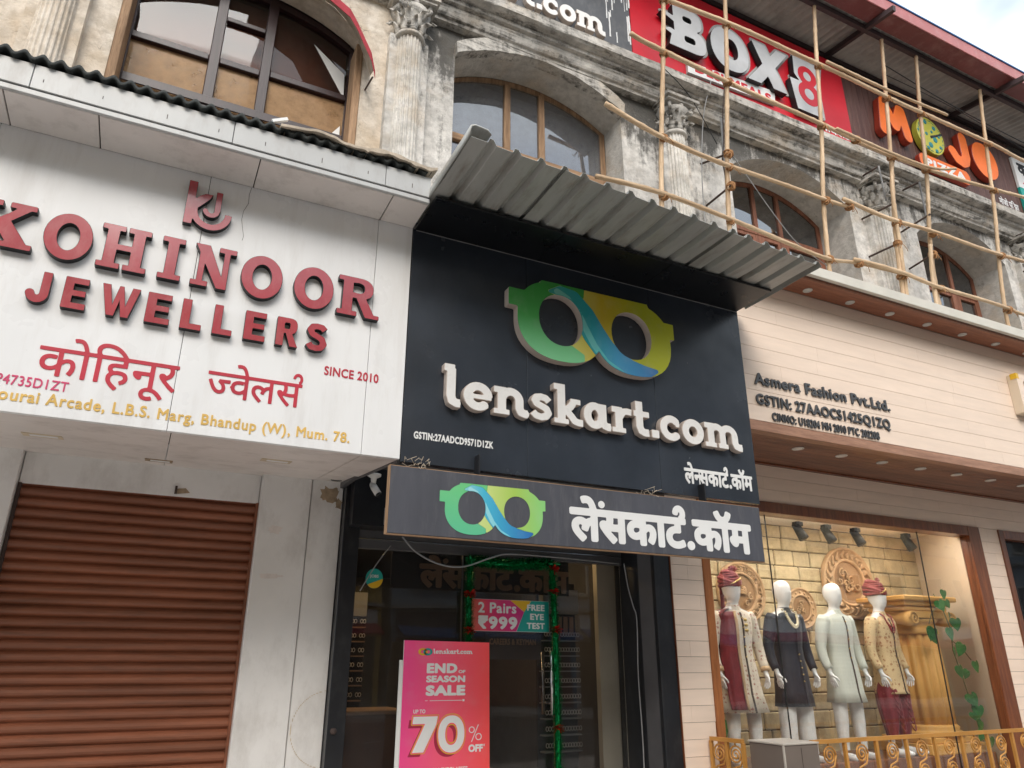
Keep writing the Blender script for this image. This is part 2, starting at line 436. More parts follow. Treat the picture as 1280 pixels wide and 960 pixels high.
def text_loops(s, bold=.02, sp=0.0, h=.026, join=True):
    """outlines of a line of text in em units; join merges touching letters into one outline set"""
    x = 0; items = []
    for ch in s:
        if ch != ' ':
            g = glyph_grid(ch, h); items.append((g, g.F, round(x/h)*h))
        x += advance(ch)+sp
    if not join: return [[[(px+dx, pz) for px, pz in lp] for lp in g.loops(bold)] for g, F, dx in items]
    A, x0, z0 = merge(items, h); return [contour(A-bold, x0, z0, h)]
def bbox(chars):
    P = [p for c in chars for lp in c for p in lp]
    return min(p[0] for p in P), max(p[0] for p in P), min(p[1] for p in P), max(p[1] for p in P)
def fit(chars, x0, x1, z0, z1, ref=None):
    """scale outlines so their box fills x0..x1, z0..z1 (ref = outline z range to use instead of the whole box)"""
    a, b, c, d = bbox(chars)
    if ref: c, d = ref
    return [[[(x0+(px-a)/(b-a)*(x1-x0), z0+(pz-c)/(d-c)*(z1-z0)) for px, pz in lp] for lp in ch] for ch in chars]
def persp(chars, Yp, Yf):
    """outlines were read off the board's plane Yp; the raised faces stand at Yf"""
    k = Yf/Yp
    return [[[(x*k, 1.6+(z-1.6)*k) for x, z in lp] for lp in ch] for ch in chars]
def solid(loops, Yf, depth, bevel=0):
    """loops (x,z) -> mesh data extruded from front face y=Yf back by depth"""
    cu = bpy.data.curves.new('tmp', 'CURVE'); cu.dimensions = '2D'; cu.fill_mode = 'BOTH'
    cu.extrude = depth/2-bevel; cu.bevel_depth = bevel; cu.bevel_resolution = 0
    if bevel: cu.offset = -bevel
    for lp in loops:
        sp = cu.splines.new('POLY'); sp.points.add(len(lp)-1); sp.use_cyclic_u = True
        sp.points.foreach_set('co', [c for x, z in lp for c in (x, z, 0, 1)])
    o = bpy.data.objects.new('tmp', cu); COL.objects.link(o); bpy.context.view_layer.update()
    me = bpy.data.meshes.new_from_object(o.evaluated_get(bpy.context.evaluated_depsgraph_get()))
    mb = MB(); vs = [(v.co.x, Yf+depth/2-v.co.z, v.co.y) for v in me.vertices]
    for p in me.polygons:
        n = p.normal.z
        mb.f.append(tuple(p.vertices)); mb.mi.append(0 if n > .9 else 1); mb.sm.append(False)
    mb.v = vs
    bpy.data.objects.remove(o); bpy.data.curves.remove(cu); bpy.data.meshes.remove(me)
    return mb
def put_letters(parent, chars, Yf, depth, mats, name='letter', joined=False, bevel=0, label=None):
    mats = list(mats) if isinstance(mats, (list, tuple)) else [mats, mats]
    if joined:
        return part(parent, name, solid([lp for c in chars for lp in c], Yf, depth, bevel), mats, label, kind='stuff' if name in ('lettering', 'hindi_lettering') else None)
    for c in chars: part(parent, name, solid(c, Yf, depth, bevel), mats, label)

# ------------------------------------------------------------------ material library
mat_plaster('plaster_old', (.50, .475, .44), (.82, .79, .745), (.055, .052, .047), 1.6, .635, topz=(8.7, 9.7, .20), streak=.38)
mat_plaster('plaster_cornice', (.38, .36, .33), (.74, .70, .64), (.045, .043, .038), 2.0, .575, streak=6, bd=.016, sx=.55)
mat_plaster('plaster_column', (.56, .53, .48), (.86, .83, .78), (.10, .095, .085), 2.4, .70, topz=(9.0, 9.6, .1), streak=.12)
mat_plaster('plaster_cream', (.66, .55, .43), (.80, .74, .66), (.25, .2, .15), 1.4, .80, streak=.5)
mat_plaster('plaster_reveal', (.50, .47, .43), (.64, .61, .56), (.10, .095, .09), 1.9, .68, streak=.8)
M('panel_white', (.85, .85, .85), .30, .03, 1.4, wave=.004, dirt=.3, dirtcol=(.52, .48, .44), dirtscale=2.2, stretch=(2.6, 1, .35))
M('panel_fascia', (.50, .505, .50), .34, .05, 1.4, wave=.004, dirt=.5, dirtcol=(.3, .27, .24), dirtscale=3, stretch=(2, 1, .6))
M('panel_soffit', (.78, .72, .68), .4, .06, 2, dirt=.5, dirtcol=(.36, .31, .27), dirtscale=3)
M('panel_wall', (.80, .785, .765), .4, .06, 1.5, wave=.003, dirt=.4, dirtcol=(.36, .32, .28), dirtscale=2.5)
M('seam_dark', (.06, .04, .035), .8)
M('asphalt_sheet', (.022, .026, .024), .75, .3, 6, bmp=.004)
M('red_acrylic', (.40, .05, .066), .22, .12, 3, coat=.5, dirt=.3, dirtcol=(.5, .2, .2), dirtscale=9)
M('black_side', (.012, .012, .014), .5)
M('print_red', (.50, .025, .05), .4)
M('print_pink', (.62, .06, .16), .4)
M('print_gold', (.72, .46, .12), .4, .15)
M('shutter_brown', (.25, .088, .045), .42, .22, 2, bmp=.0015, bscale=30, wave=.006, dirt=.5, dirtcol=(.12, .06, .04), dirtscale=5, rnd=.13, stretch=(.6, 1, 5))
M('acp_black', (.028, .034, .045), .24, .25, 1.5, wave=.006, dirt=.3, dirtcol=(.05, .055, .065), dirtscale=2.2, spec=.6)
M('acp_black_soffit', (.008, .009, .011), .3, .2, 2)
M('sign_vinyl', (.068, .07, .085), .5, .2, 1.8, dirt=.55, dirtcol=(.14, .14, .15), dirtscale=4, stretch=(2.5, 1, .5), wave=.004)
M('letter_white', (.80, .785, .76), .3, .04, 5, dirt=.15, dirtcol=(.5, .46, .42))
M('letter_side', (.56, .47, .41), .45, .1, 4)
M('print_white', (.80, .80, .79), .4, .04)
M('galvanised', (.39, .39, .365), .36, .14, 2.2, metal=.15, dirt=.6, dirtcol=(.17, .13, .09), dirtscale=5, stretch=(2, .4, 1))
M('galvanised_roof', (.46, .41, .37), .45, .15, 2, metal=.25, dirt=.5, dirtcol=(.2, .15, .12), dirtscale=3)
M('maroon_metal', (.17, .045, .045), .5, .2, 2, dirt=.5, dirtcol=(.33, .2, .18), dirtscale=3)
M('maroon_fascia', (.42, .14, .135), .5, .15, 2, dirt=.4, dirtcol=(.5, .3, .28))
M('purlin_dark', (.055, .035, .036), .6, .25, 4)
M('cream_board', (.83, .67, .545), .45, .05, 2.5, bmp=.0006, rnd=.02, stretch=(.8, 1, 6))
M('cream_board_low', (.83, .67, .545), .45, .05, 2.5, bmp=.0006, rnd=.03, stretch=(.8, 1, 6))
M('groove', (.10, .06, .045), .8)
mat_wood('wood_soffit', (.13, .052, .028), (.27, .12, .068), .4, 0)
mat_wood('wood_eave', (.20, .065, .03), (.36, .135, .07), .4, 0)
mat_wood('wood_lip', (.27, .135, .08), (.44, .24, .155), .4, 0)
mat_wood('wood_frame', (.12, .035, .014), (.25, .08, .03), .35, 2, coat=.2)
mat_wood('wood_frame_lit', (.30, .10, .03), (.46, .17, .055), .35, 2)  # lighter copy of wood_frame, orange light on the left jamb put into the colour
mat_wood('wood_old', (.20, .115, .06), (.46, .29, .17), .8, 2, .8)
mat_wood('wood_old_h', (.20, .115, .06), (.46, .29, .17), .8, 0, .8)
mat_wood('wood_red', (.16, .055, .028), (.32, .13, .075), .6, 2, .8)
mat_wood('wood_purple', (.016, .007, .008), (.04, .016, .018), .35, 2, .8)
mat_wood('wood_brown_panel', (.075, .028, .022), (.15, .07, .055), .55, 2, .7)
mat_wood('bamboo', (.44, .29, .165), (.74, .55, .36), .6, 2, .5, rnd=.12)
mat_wood('bamboo_h', (.44, .29, .165), (.74, .55, .36), .6, 0, .5, rnd=.12)
M('coir_rope', (.34, .17, .07), .9, .3, 30, bmp=.006, bscale=90)
M('iron_rod', (.07, .045, .035), .75, .3, 8, bmp=.001)
M('steel', (.55, .55, .56), .22, .05, 3, metal=1)
M('white_strip', (.62, .59, .52), .6, .08, 3)
M('lamp_trim', (.62, .60, .56), .4)
M('lamp_dark', (.30, .27, .24), .3)
M('red_print_sign', (.60, .008, .022), .38, .12, 1.2, wave=.003)
M('grey_sign_dark', (.10, .105, .115), .45, .2, 2, dirt=.3, dirtcol=(.3, .3, .3))
M('silver_letter', (.52, .53, .54), .35, .15, 1.5)
M('silver_edge', (.45, .44, .43), .4)
M('orange_letter', (.88, .17, .012), .4, .12, 2)
M('orange_dark', (.33, .035, .015), .5, .15)
M('pizza_yellow', (.50, .48, .06), .4, .1)
M('teal', (.01, .22, .25), .4)
M('dark_letter', (.06, .062, .066), .45, .2, 4)
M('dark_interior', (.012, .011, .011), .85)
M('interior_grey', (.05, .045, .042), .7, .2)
M('interior_wood', (.14, .055, .025), .5, .2)
M('interior_tan', (.33, .20, .12), .7, .1)
M('curtain_grey', (.26, .27, .29), .9, .12, 2)
M('cream_inner', (.80, .75, .62), .6, .06, 3)
M('frame_black', (.014, .015, .018), .35, .2, 3, dirt=.3, dirtcol=(.07, .07, .07), dirtscale=8)
M('frame_grey', (.085, .082, .085), .45, .15, 3)
M('white_gloss', (.80, .79, .80), .22, .02, 3, coat=.4)
M('fill_panel', (1, .94, .86), .5, 0, emit=14)  # glow for the fill panels added inside the display window
M('warm_lamp', (1, .66, .3), .5, 0, emit=30)
M('red_fabric', (.36, .035, .05), .85, .15, 8, bmp=.002)
M('tarp', (.50, .42, .33), .9, .25, 8, bmp=.006, bscale=25, dirt=.6, dirtcol=(.16, .13, .1))
M('tinsel', (.01, .34, .11), .22, .5, 40, metal=.7, rnd=.2)
M('tinsel_red', (.55, .015, .01), .25, .3, 30, metal=.3)
M('yellow_ochre', (.62, .33, .09), .6, .12, 2, bmp=.001)
M('medallion_tan', (.50, .32, .17), .65, .15, 6, bmp=.002)
M('ochre_dark', (.33, .19, .09), .6, .15, 3, bmp=.002)
M('gold_paint', (.50, .24, .055), .35, .12, 4, metal=.15)
M('box_grey', (.15, .12, .10), .5, .1, 2)
M('box_top', (.42, .38, .33), .5, .1, 2)
M('stone_tile', (.52, .42, .25), .75, .22, 5, bmp=.012, bscale=14, rnd=.14, dirt=.5, dirtcol=(.2, .14, .07), dirtscale=5)
M('stone_joint', (.11, .08, .045), .9)
M('wall_cream', (.70, .58, .44), .7, .04, 2)
M('wall_white_ceiling', (.84, .78, .68), .7, .05, 2)
M('leaf', (.03, .13, .028), .3, .35, 14, rnd=.25)
M('stem', (.10, .09, .03), .6)
M('cable_black', (.01, .01, .01), .5)
M('cable_grey', (.28, .28, .28), .5)
M('concrete', (.34, .32, .29), .9, .12, 2, bmp=.004, bscale=20)
M('paver', (.46, .42, .38), .85, .15, 2, bmp=.003, bscale=30, rnd=.08)
M('asphalt', (.10, .098, .095), .9, .2, 2, bmp=.006, bscale=60)
M('road_paint', (.7, .7, .66), .7, .15, 5)
M('cream_opposite', (.55, .45, .30), .9, .12, .6, bmp=.004, dirt=.4)
M('ochre_opposite', (.55, .36, .08), .9, .12, .6, bmp=.004, dirt=.4)
M('blue_opposite', (.32, .38, .44), .9, .12, .6, bmp=.004, dirt=.4)
M('awning_blue', (.06, .14, .32), .7, .1)
mat_glass('glass_clear', (.97, .98, .97, 1), .15, .01, (.5, .5, .5, 1))
mat_glass('glass_door', (.84, .84, .84, 1), .7, .04, (.4, .4, .4, 1))
mat_glass('glass_upper', (.75, .77, .80, 1), .30, .42, (.20, .205, .22, 1))
mat_glass('glass_dark', (.3, .31, .32, 1), .35, .08, (.22, .23, .25, 1))
mat_glass('glass_tan', (.8, .7, .6, 1), .07, .78, (.50, .33, .19, 1))
mat_glass('glass_brown', (.8, .7, .66, 1), .07, .05, (.25, .2, .18, 1))

# ------------------------------------------------------------------ the street
def street():
    mb = MB(); mb.box(-300, 300, -300, 300, -.4, -.004); struct('ground', mb, 'concrete')
    mb = MB(); mb.box(-120, 120, -9.5, 2.2, -.2, .0); struct('road', mb, 'asphalt')
    for i in range(-6, 8):
        mb = MB(); mb.box(i*5, i*5+2.4, -3.7, -3.58, -.05, .004); struct('lane_marking', mb, 'road_paint')
    pv = tags(solo('pavement', MB().box(-60, 60, 2.35, 7.28, -.2, .13), 'paver', None, None), kind='structure')
    mb = MB()
    for i in range(-20, 30): mb.box(i*1.2, i*1.2+1.19, 2.2, 2.345, -.2, .14, ch=.015)
    part(pv, 'kerb', mb, 'concrete', kind='stuff')
    tags(solo('far_pavement', MB().box(-60, 60, -13, -9.5, -.2, .13), 'paver', None, None), kind='structure')
street()
def opposite(x0, x1, y, h, mat, floors, seed, label, sign, awn):  # unseen stand-ins, added and sized for the shop glass to reflect
    rnd = random.Random(seed)
    t = thing('stand_in_building', label, 'building', ((x0+x1)/2, y, 0))
    part(t, 'wall', MB().box(x0, x1, y-9, y, 0, h), mat)
    part(t, 'parapet', MB().box(x0-.1, x1+.1, y-.3, y+.15, h-.5, h+.5), 'concrete')
    fh = (h-3.6)/floors; n = int((x1-x0)//2.6); st = (x1-x0)/n
    for f in range(floors):
        for i in range(n):
            cx = x0+st*(i+.5); z = 3.9+fh*f+.5
            w = part(t, 'window', MB().box(cx-.75, cx+.75, y, y+.06, z, z+1.5), 'white_strip')
            part(w, 'pane', MB().box(cx-.67, cx+.67, y+.061, y+.07, z+.08, z+1.42), 'glass_dark')
            part(w, 'sill', MB().box(cx-.85, cx+.85, y, y+.25, z-.1, z-.002), 'concrete')
        part(t, 'ledge', MB().box(x0, x1, y, y+.5, 3.62+fh*f, 3.75+fh*f), 'concrete')
    for i in range(max(1, n//2)):
        a = x0+(x1-x0)*i/max(1, n//2)+.2; b = x0+(x1-x0)*(i+1)/max(1, n//2)-.2
        part(t, 'shop_opening', MB().box(a, b, y-.02, y+.03, .15, 2.5), 'dark_interior' if i % 2 else 'shutter_brown')
        part(t, 'sign_board', MB().box(a, b, y, y+.15, 2.65, 3.5), sign[i % len(sign)])
        part(t, 'awning', MB().obox(((a+b)/2, y+.6, 2.75), ((b-a)/2, 0, 0), (0, .55, -.2), (0, .01, .03)), awn)
opposite(-16, -3, -13, 15.5, 'cream_opposite', 4, 1, 'cream three storey stand-in shop building across the road behind the camera', ('print_white', 'sign_vinyl'), 'awning_blue')
opposite(-2.6, 8, -13, 13.2, 'ochre_opposite', 3, 2, 'ochre stand-in shop building across the road behind the camera', ('print_gold', 'print_white'), 'red_fabric')
opposite(8.4, 24, -13, 16.0, 'blue_opposite', 4, 3, 'grey blue stand-in shop building across the road behind the camera', ('sign_vinyl', 'print_white'), 'awning_blue')
opposite(24.4, 44, -13, 14.0, 'cream_opposite', 3, 5, 'cream stand-in shop building far to the right across the road', ('print_white', 'sign_vinyl'), 'red_fabric')  # added past the row so the display glass mirrors less open sky
opposite(44.4, 80, -13, 17.0, 'blue_opposite', 4, 6, 'long grey blue stand-in building farthest right across the road', ('print_gold',), 'awning_blue')
opposite(-34, -16.4, -13, 12.2, 'ochre_opposite', 3, 4, 'long low ochre stand-in building at the far left across the road', ('print_white',), 'awning_blue')

# ------------------------------------------------------------------ the old building above the shops
WY = 7.4
BAYS = [  # x0, x1, jamb, spring z, apex z, reveal depth, sill z
    (-1.19, 1.50, 9.18, 9.62, .30, 7.2),
    (2.74, 5.45, 9.39, 9.80, .45, 7.3),
    (7.55, 10.31, 9.22, 9.70, .68, 7.3),
    (12.1, 14.77, 9.22, 9.76, .68, 7.3),
    (16.8, 19.4, 9.22, 9.76, .68, 7.3)]
COLX = [-1.72, 2.06, 6.37, 10.93, 15.35]
def arch_pts(x0, x1, zs, za, n=20):
    hw = (x1-x0)/2; rise = za-zs; R = (hw*hw+rise*rise)/(2*rise); cx = (x0+x1)/2; cz = za-R
    a = math.asin(hw/R)
    return [(cx+R*math.sin(-a+2*a*i/n), cz+R*math.cos(-a+2*a*i/n)) for i in range(n+1)]
OLD = thing('old_building', 'weathered cream plaster building with arched upper windows, columns and mould stained cornice above the shops', 'building', (6, WY, 0))
def old_wall():
    ZB, ZT = 4.2, 9.86
    edges = [-4.5]+[(BAYS[i][1]+BAYS[i+1][0])/2 for i in range(4)]+[21]
    for i, (x0, x1, zs, za, dp, sill) in enumerate(BAYS):
        mb = MB(); A = arch_pts(x0, x1, zs, za); L, R = edges[i], edges[i+1]
        Y0, Y1 = WY, WY+dp
        def quad(a, b, c, d): mb.add([a, b, c, d], [(0, 1, 2, 3)])
        def strip(xa, xb, za_, zb_):
            nx = max(1, int((xb-xa)/.25)); nz = max(1, int((zb_-za_)/.3))
            vs = [(xa+(xb-xa)*a/nx, Y0-.012*mnoise.noise(Vector((xa+(xb-xa)*a/nx, za_+(zb_-za_)*b/nz, 3))*1.3), za_+(zb_-za_)*b/nz) for b in range(nz+1) for a in range(nx+1)]
            mb.add(vs, [(b*(nx+1)+a, b*(nx+1)+a+1, (b+1)*(nx+1)+a+1, (b+1)*(nx+1)+a) for b in range(nz) for a in range(nx)], 0, True)
        strip(L, x0, ZB, ZT); strip(x1, R, ZB, ZT); strip(x0, x1, ZB, sill)
        for (xa, za_), (xb, zb_) in zip(A, A[1:]): quad((xa, Y0, za_), (xb, Y0, zb_), (xb, Y0, ZT), (xa, Y0, ZT))
        part(OLD, 'wall', mb, 'plaster_cream' if i == 0 else 'plaster_old')
        mb = MB()
        def q2(a, b, c, d): mb.add([a, b, c, d], [(0, 1, 2, 3)])
        q2((x0, Y0, sill), (x0, Y1, sill), (x0, Y1, zs), (x0, Y0, zs)); q2((x1, Y1, sill), (x1, Y0, sill), (x1, Y0, zs), (x1, Y1, zs))
        for (xa, za_), (xb, zb_) in zip(A, A[1:]): q2((xa, Y1, za_), (xb, Y1, zb_), (xb, Y0, zb_), (xa, Y0, za_))
        q2((x0, Y0, sill), (x1, Y0, sill), (x1, Y1, sill), (x0, Y1, sill))
        # wall behind the reveal, up to the room
        mb.box(x0-.6, x0+.03, Y1+.12, Y1+.5, sill-.3, 10.2); mb.box(x1-.03, x1+.6, Y1+.12, Y1+.5, sill-.3, 10.2)
        part(OLD, 'window_reveal', mb, 'plaster_reveal' if i else 'plaster_cream')
        if i == 1:   # raised archivolt with a square cut lower edge
            mb = MB(); o = .11; B = arch_pts(x0-.02, x1+.02, zs+.19, za+.24)
            rings = []
            for (xa, za_), (xb, zb_) in zip(A, B):
                rings.append([(xa, Y0-o, za_-.004), (xb, Y0-o, zb_), (xb, Y0+.05, zb_), (xa, Y0+.05, za_-.004)])
            mb.loft(rings, smooth=False); jitter(mb, .012, 5)
            part(OLD, 'archivolt', mb, 'plaster_cornice')
    # cornice swept along the whole front
    prof = [(7.5, 9.84), (7.28, 9.84), (7.27, 9.88), (7.235, 9.895), (7.215, 9.93), (7.20, 10.0), (7.185, 10.02), (7.185, 10.05), (7.13, 10.06), (7.115, 10.09), (7.115, 10.12),
            (7.03, 10.13), (7.0, 10.15), (6.985, 10.16), (6.98, 10.30), (7.06, 10.31), (7.5, 10.33)]
    mb = MB(); mb.sweep_x(prof, -4.5, 21, 420, .009); part(OLD, 'cornice', mb, 'plaster_cornice')
    part(OLD, 'upper_wall', MB().box(-4.5, 21, 7.42, 7.7, 10.3, 12.75), 'plaster_cornice')
    mb = MB(); mb.box(-4.5, 21, 7.7, 7.9, 3.52, 7.15); mb.box(-4.5, 21, 9.6, 9.8, 7, 12.6); mb.box(-4.5, 21, 7.9, 9.6, 6.8, 7.0); mb.box(-4.5, 21, 7.72, 9.6, 10.0, 10.1)
    mb.box(-4.5, -4.3, 7.4, 14, 0, 12.6); mb.box(20.8, 21, 7.4, 14, 0, 12.6); mb.box(-4.5, 21, 13.8, 14, 0, 12.6)
    part(OLD, 'room_shell', mb, 'interior_grey')
old_wall()
def column(cx, cream=False):
    m = 'plaster_cream' if cream else 'plaster_column'
    yc = 7.30; sh = .165
    flute = lambda t, r, z: (-.012 if (t*20) % 1 < .5 else .004)
    mb = MB(); n = 80
    mb.lathe([(sh*1.04, 4.6), (sh*1.03, 6.5), (sh*.97, 9.26)], cx, yc, n, mod=flute, smooth=False)
    c = part(OLD, 'column', mb, m)
    mb = MB(); mb.box(cx-.26, cx+.26, yc-.02, 7.45, 4.6, 9.3); part(c, 'pilaster_back', mb, 'plaster_cream' if cream else 'plaster_old')
    # capital: astragal ring, bell, three tiers of curled acanthus leaves, volutes, abacus
    mb = MB()
    mb.lathe([(sh+.0, 9.23), (sh+.035, 9.245), (sh+.045, 9.27), (sh+.03, 9.30), (sh, 9.31)], cx, yc, 24)
    mb.lathe([(sh-.01, 9.3), (sh, 9.45), (sh+.03, 9.6), (sh+.10, 9.7)], cx, yc, 24)
    def leafc(a, z0, h, r0, w, curl):
        rings = []
        for k in range(7):
            t = k/6; r = r0+.015+.05*t*t+curl*max(0, t-.6)*2.2
            z = z0+h*min(t, .86)/.86-(.05 if t > .9 else 0)
            ww = w*(math.sin(PI*min(1, t*.75+.22)))*(1 if t < .85 else .55)
            ca, sa = math.cos(a), math.sin(a)
            rings.append([(cx+ca*(r+dr)-sa*d*ww, yc+sa*(r+dr)+ca*d*ww, z+dz) for d, dr, dz in ((-1, -.02, 0), (-.55, .012, .008), (0, .026, .012), (.55, .012, .008), (1, -.02, 0), (0, -.03, -.01))])
        mb.loft(rings, smooth=True)
    for k in range(8): leafc(2*PI*k/8, 9.31, .17, sh-.01, .062, .10)
    for k in range(8): leafc(2*PI*(k+.5)/8, 9.40, .20, sh, .062, .12)
    for sx in (-1, 1):
        for sy in (-1, 1):
            a = math.atan2(sy, sx)
            pts = []
            for k in range(12):
                t = k/11; ang = PI*.4+t*PI*2.2; rr = .07*(1-t*.8)
                pts.append((cx+math.cos(a)*(.27+rr*math.cos(ang)), yc+math.sin(a)*(.27+rr*math.cos(ang)), 9.68+rr*math.sin(ang)))
            mb.tube([(cx+math.cos(a)*.17, yc+math.sin(a)*.17, 9.55)]+pts, [.02]+[.032-.012*k/11 for k in range(12)], 6)
    for k in range(4): mb.sphere((cx+math.cos(PI/2*k)*.23, yc+math.sin(PI/2*k)*.23, 9.72), .042, 8, 5)
    mb.box(cx-.27, cx+.27, yc-.27, yc+.16, 9.755, 9.80); mb.box(cx-.31, cx+.31, yc-.31, yc+.16, 9.80, 9.85)
    jitter(mb, .006, 9)
    part(c, 'capital', mb, 'plaster_cornice' if not cream else m)
for i, x in enumerate(COLX): column(x, i == 0)

def frame_arch(x0, x1, zs, za, y, w, sill, d=.07):
    """frame following the arch head"""
    mb = MB(); A = arch_pts(x0, x1, zs, za); B = arch_pts(x0+w, x1-w, zs-.01, za-w)
    mb.loft([[(a[0], y, a[1]), (a[0], y+d, a[1]), (b[0], y+d, b[1]), (b[0], y, b[1])] for a, b in zip(A, B)], smooth=False)
    mb.box(x0, x0+w, y, y+d, sill, zs-.004); mb.box(x1-w, x1, y, y+d, sill, zs-.004)
    return mb
def pane_poly(x0, x1, z0, ztop, y, d=.006):
    """glass sheet under a curved head; ztop(x) gives the head height"""
    n = max(2, int((x1-x0)/.12)); mb = MB(); xs = [x0+(x1-x0)*i/n for i in range(n+1)]
    mb.loft([[(x, y, z0), (x, y, ztop(x)), (x, y+d, ztop(x)), (x, y+d, z0)] for x in xs], smooth=False); return mb
def head_fn(x0, x1, zs, za):
    hw = (x1-x0)/2; rise = za-zs; R = (hw*hw+rise*rise)/(2*rise); cx = (x0+x1)/2; cz = za-R
    return lambda x: cz+math.sqrt(max(0, R*R-(x-cx)**2))
def windows():
    # far left: dark purple-brown frame with tan blinds
    x0, x1, zs, za, dp, sill = BAYS[0]; y = WY+.32; H = head_fn(x0, x1, zs, za)
    w = part(OLD, 'window', frame_arch(x0, x1, zs, za, y, .11, sill, .09), 'wood_purple')
    def bar(a, b, c, d, m='wood_purple', yy=y-.01, t=.1, nm='glazing_bar'): return part(w, nm, MB().box(a, b, yy, yy+t, c, d, ch=.008), m)
    bar(-.25, -.13, 7.2, H(-.2)-.05); bar(.33, .45, 7.2, H(.4)-.05); bar(-1.08, -.253, 8.33, 8.42); bar(-.127, .327, 8.33, 8.42); bar(.453, 1.39, 8.36, 8.45)
    bar(-1.08, 1.39, 7.68, 7.80, yy=y-.03, t=.018); bar(-.127, .327, 9.0, 9.07)
    for a, b in ((-1.08, -.25), (-.13, .33), (.45, 1.39)):
        part(w, 'pane', pane_poly(a, b, 8.43, lambda x: H(x)-.06, y+.05), 'glass_brown')
        part(w, 'pane', pane_poly(a, b, 7.2, lambda x: 8.35, y+.05), 'glass_tan')
    part(w, 'blind', MB().box(-1.08, 1.39, y+.16, y+.17, 7.25, 8.31), 'interior_tan')
    part(w, 'blind', MB().box(-1.08, 1.39, y+.24, y+.25, 8.31, 9.6), 'interior_wood')
    for s, x in ((0, x0-.0), (1, x1-.1)):
        part(OLD, 'timber_post', MB().box(x+.005, x+.095, WY-.015, y-.013, 7.1, zs-.15, ch=.006), 'wood_old')
    # white reflections on the panes, put in as flat white pieces
    for tri in ([(.93, 9.13), (1.35, 8.80), (1.37, 8.42)], [(-1.02, 9.13), (-.78, 9.22), (-1.04, 9.30)], [(1.27, 7.84), (1.36, 7.98), (1.365, 7.82)]):
        mb = MB(); mb.add([(x, y+.03, z) for x, z in tri]+[(x, y+.034, z) for x, z in tri], [(0, 1, 2), (5, 4, 3), (0, 3, 4, 1), (1, 4, 5, 2), (2, 5, 3, 0)])
        part(w, 'white_reflection', mb, 'print_white')
    # second bay: old bare timber, grey glass
    for bi, mull, tz, wm, wh, gm in ((1, ((3.70, 3.80), (4.27, 4.37)), 8.46, 'wood_old', 'wood_old_h', 'glass_upper'), (2, ((8.66, 8.74), (9.24, 9.32)), 8.65, 'wood_red', 'wood_red', 'glass_dark'), (3, ((13.95, 14.03),), 8.72, 'wood_red', 'wood_red', 'glass_dark'), (4, ((17.6, 17.68), (18.5, 18.58)), 8.7, 'wood_red', 'wood_red', 'glass_dark')):
        x0, x1, zs, za, dp, sill = BAYS[bi]; y = WY+dp-.005; H = head_fn(x0, x1, zs, za)
        w = part(OLD, 'window', frame_arch(x0+.01, x1-.01, zs-.005, za-.01, y, .085, sill, .07), wm)
        xs = [x0+.09]+[v for m in mull for v in m]+[x1-.09]
        for a, b in mull:
            part(w, 'mullion', MB().box(a, b, y-.02, y+.05, tz+.06, H((a+b)/2)-.08, ch=.008), wm)
            part(w, 'mullion', MB().box(a-.03, b+.03, y-.03, y+.05, sill, tz-.06, ch=.008), wm)
        part(w, 'transom', MB().box(x0+.09, x1-.09, y-.035, y+.05, tz-.058, tz+.058, ch=.01), wh)
        if bi > 1:
            for a, b in zip(xs[0::2], xs[1::2]):
                mb = MB(); z1 = tz-.06; z0 = z1-.75
                mb.box(a+.03, b-.03, y-.02, y+.02, z1-.06, z1-.002); mb.box(a+.03, a+.09, y-.02, y+.02, z0, z1-.06); mb.box(b-.09, b-.03, y-.02, y+.02, z0, z1-.06)
                part(w, 'sash', mb, wm)
        for a, b in zip(xs[0::2], xs[1::2]):
            part(w, 'pane', pane_poly(a, b, tz+.05, lambda x: H(x)-.07, y+.02), gm)
            part(w, 'pane', pane_poly(a, b, sill, lambda x: tz-.05, y+.02), gm)
        if bi == 1: part(w, 'curtain', MB().box(x0, x1, y+.25, y+.27, sill, 9.75), 'curtain_grey')
        else: part(w, 'dark_room', MB().box(x0, x1, y+.5, y+.52, sill, 9.75), 'interior_grey')
windows()
def fabric_awning():
    t = thing('fabric_awning', 'faded red fabric awning edge hanging over the upper left window', 'awning', (1.2, 7.15, 9))
    px = [(.95, 9.25), (1.07, 9.2), (1.22, 9.07), (1.34, 8.93), (1.43, 8.74), (1.53, 8.52), (1.6, 8.30)]
    mb = MB()
    rings = []
    for i, (x, z) in enumerate(px):
        wv = .02*math.sin(i*2.3)
        rings.append([(x*.975, 6.95+wv, z-.02), (x*.975+.02, 6.96+wv, z-.13), (x*.975+.024, 6.97+wv, z-.13), (x*.975+.012, 6.96+wv, z)])
    mb.loft(rings, smooth=False); part(t, 'valance', mb, 'red_fabric')
    mb = MB()
    top = [(.1, 9.75), (.5, 9.66), (.8, 9.5)]+[(x, z) for x, z in px]
    mb.loft([[(x*.975, 6.96, z), (x*.99+.02, 7.39, z+.28), (x*.99+.02, 7.395, z+.29), (x*.975, 6.965, z+.012)] for x, z in top], smooth=False)
    part(t, 'canopy_fabric', mb, 'tarp')
    part(t, 'side_rod', MB().tube([(1.545, 6.97, 8.18), (1.56, 7.4, 8.35)], .012, 6), 'iron_rod')
fabric_awning()

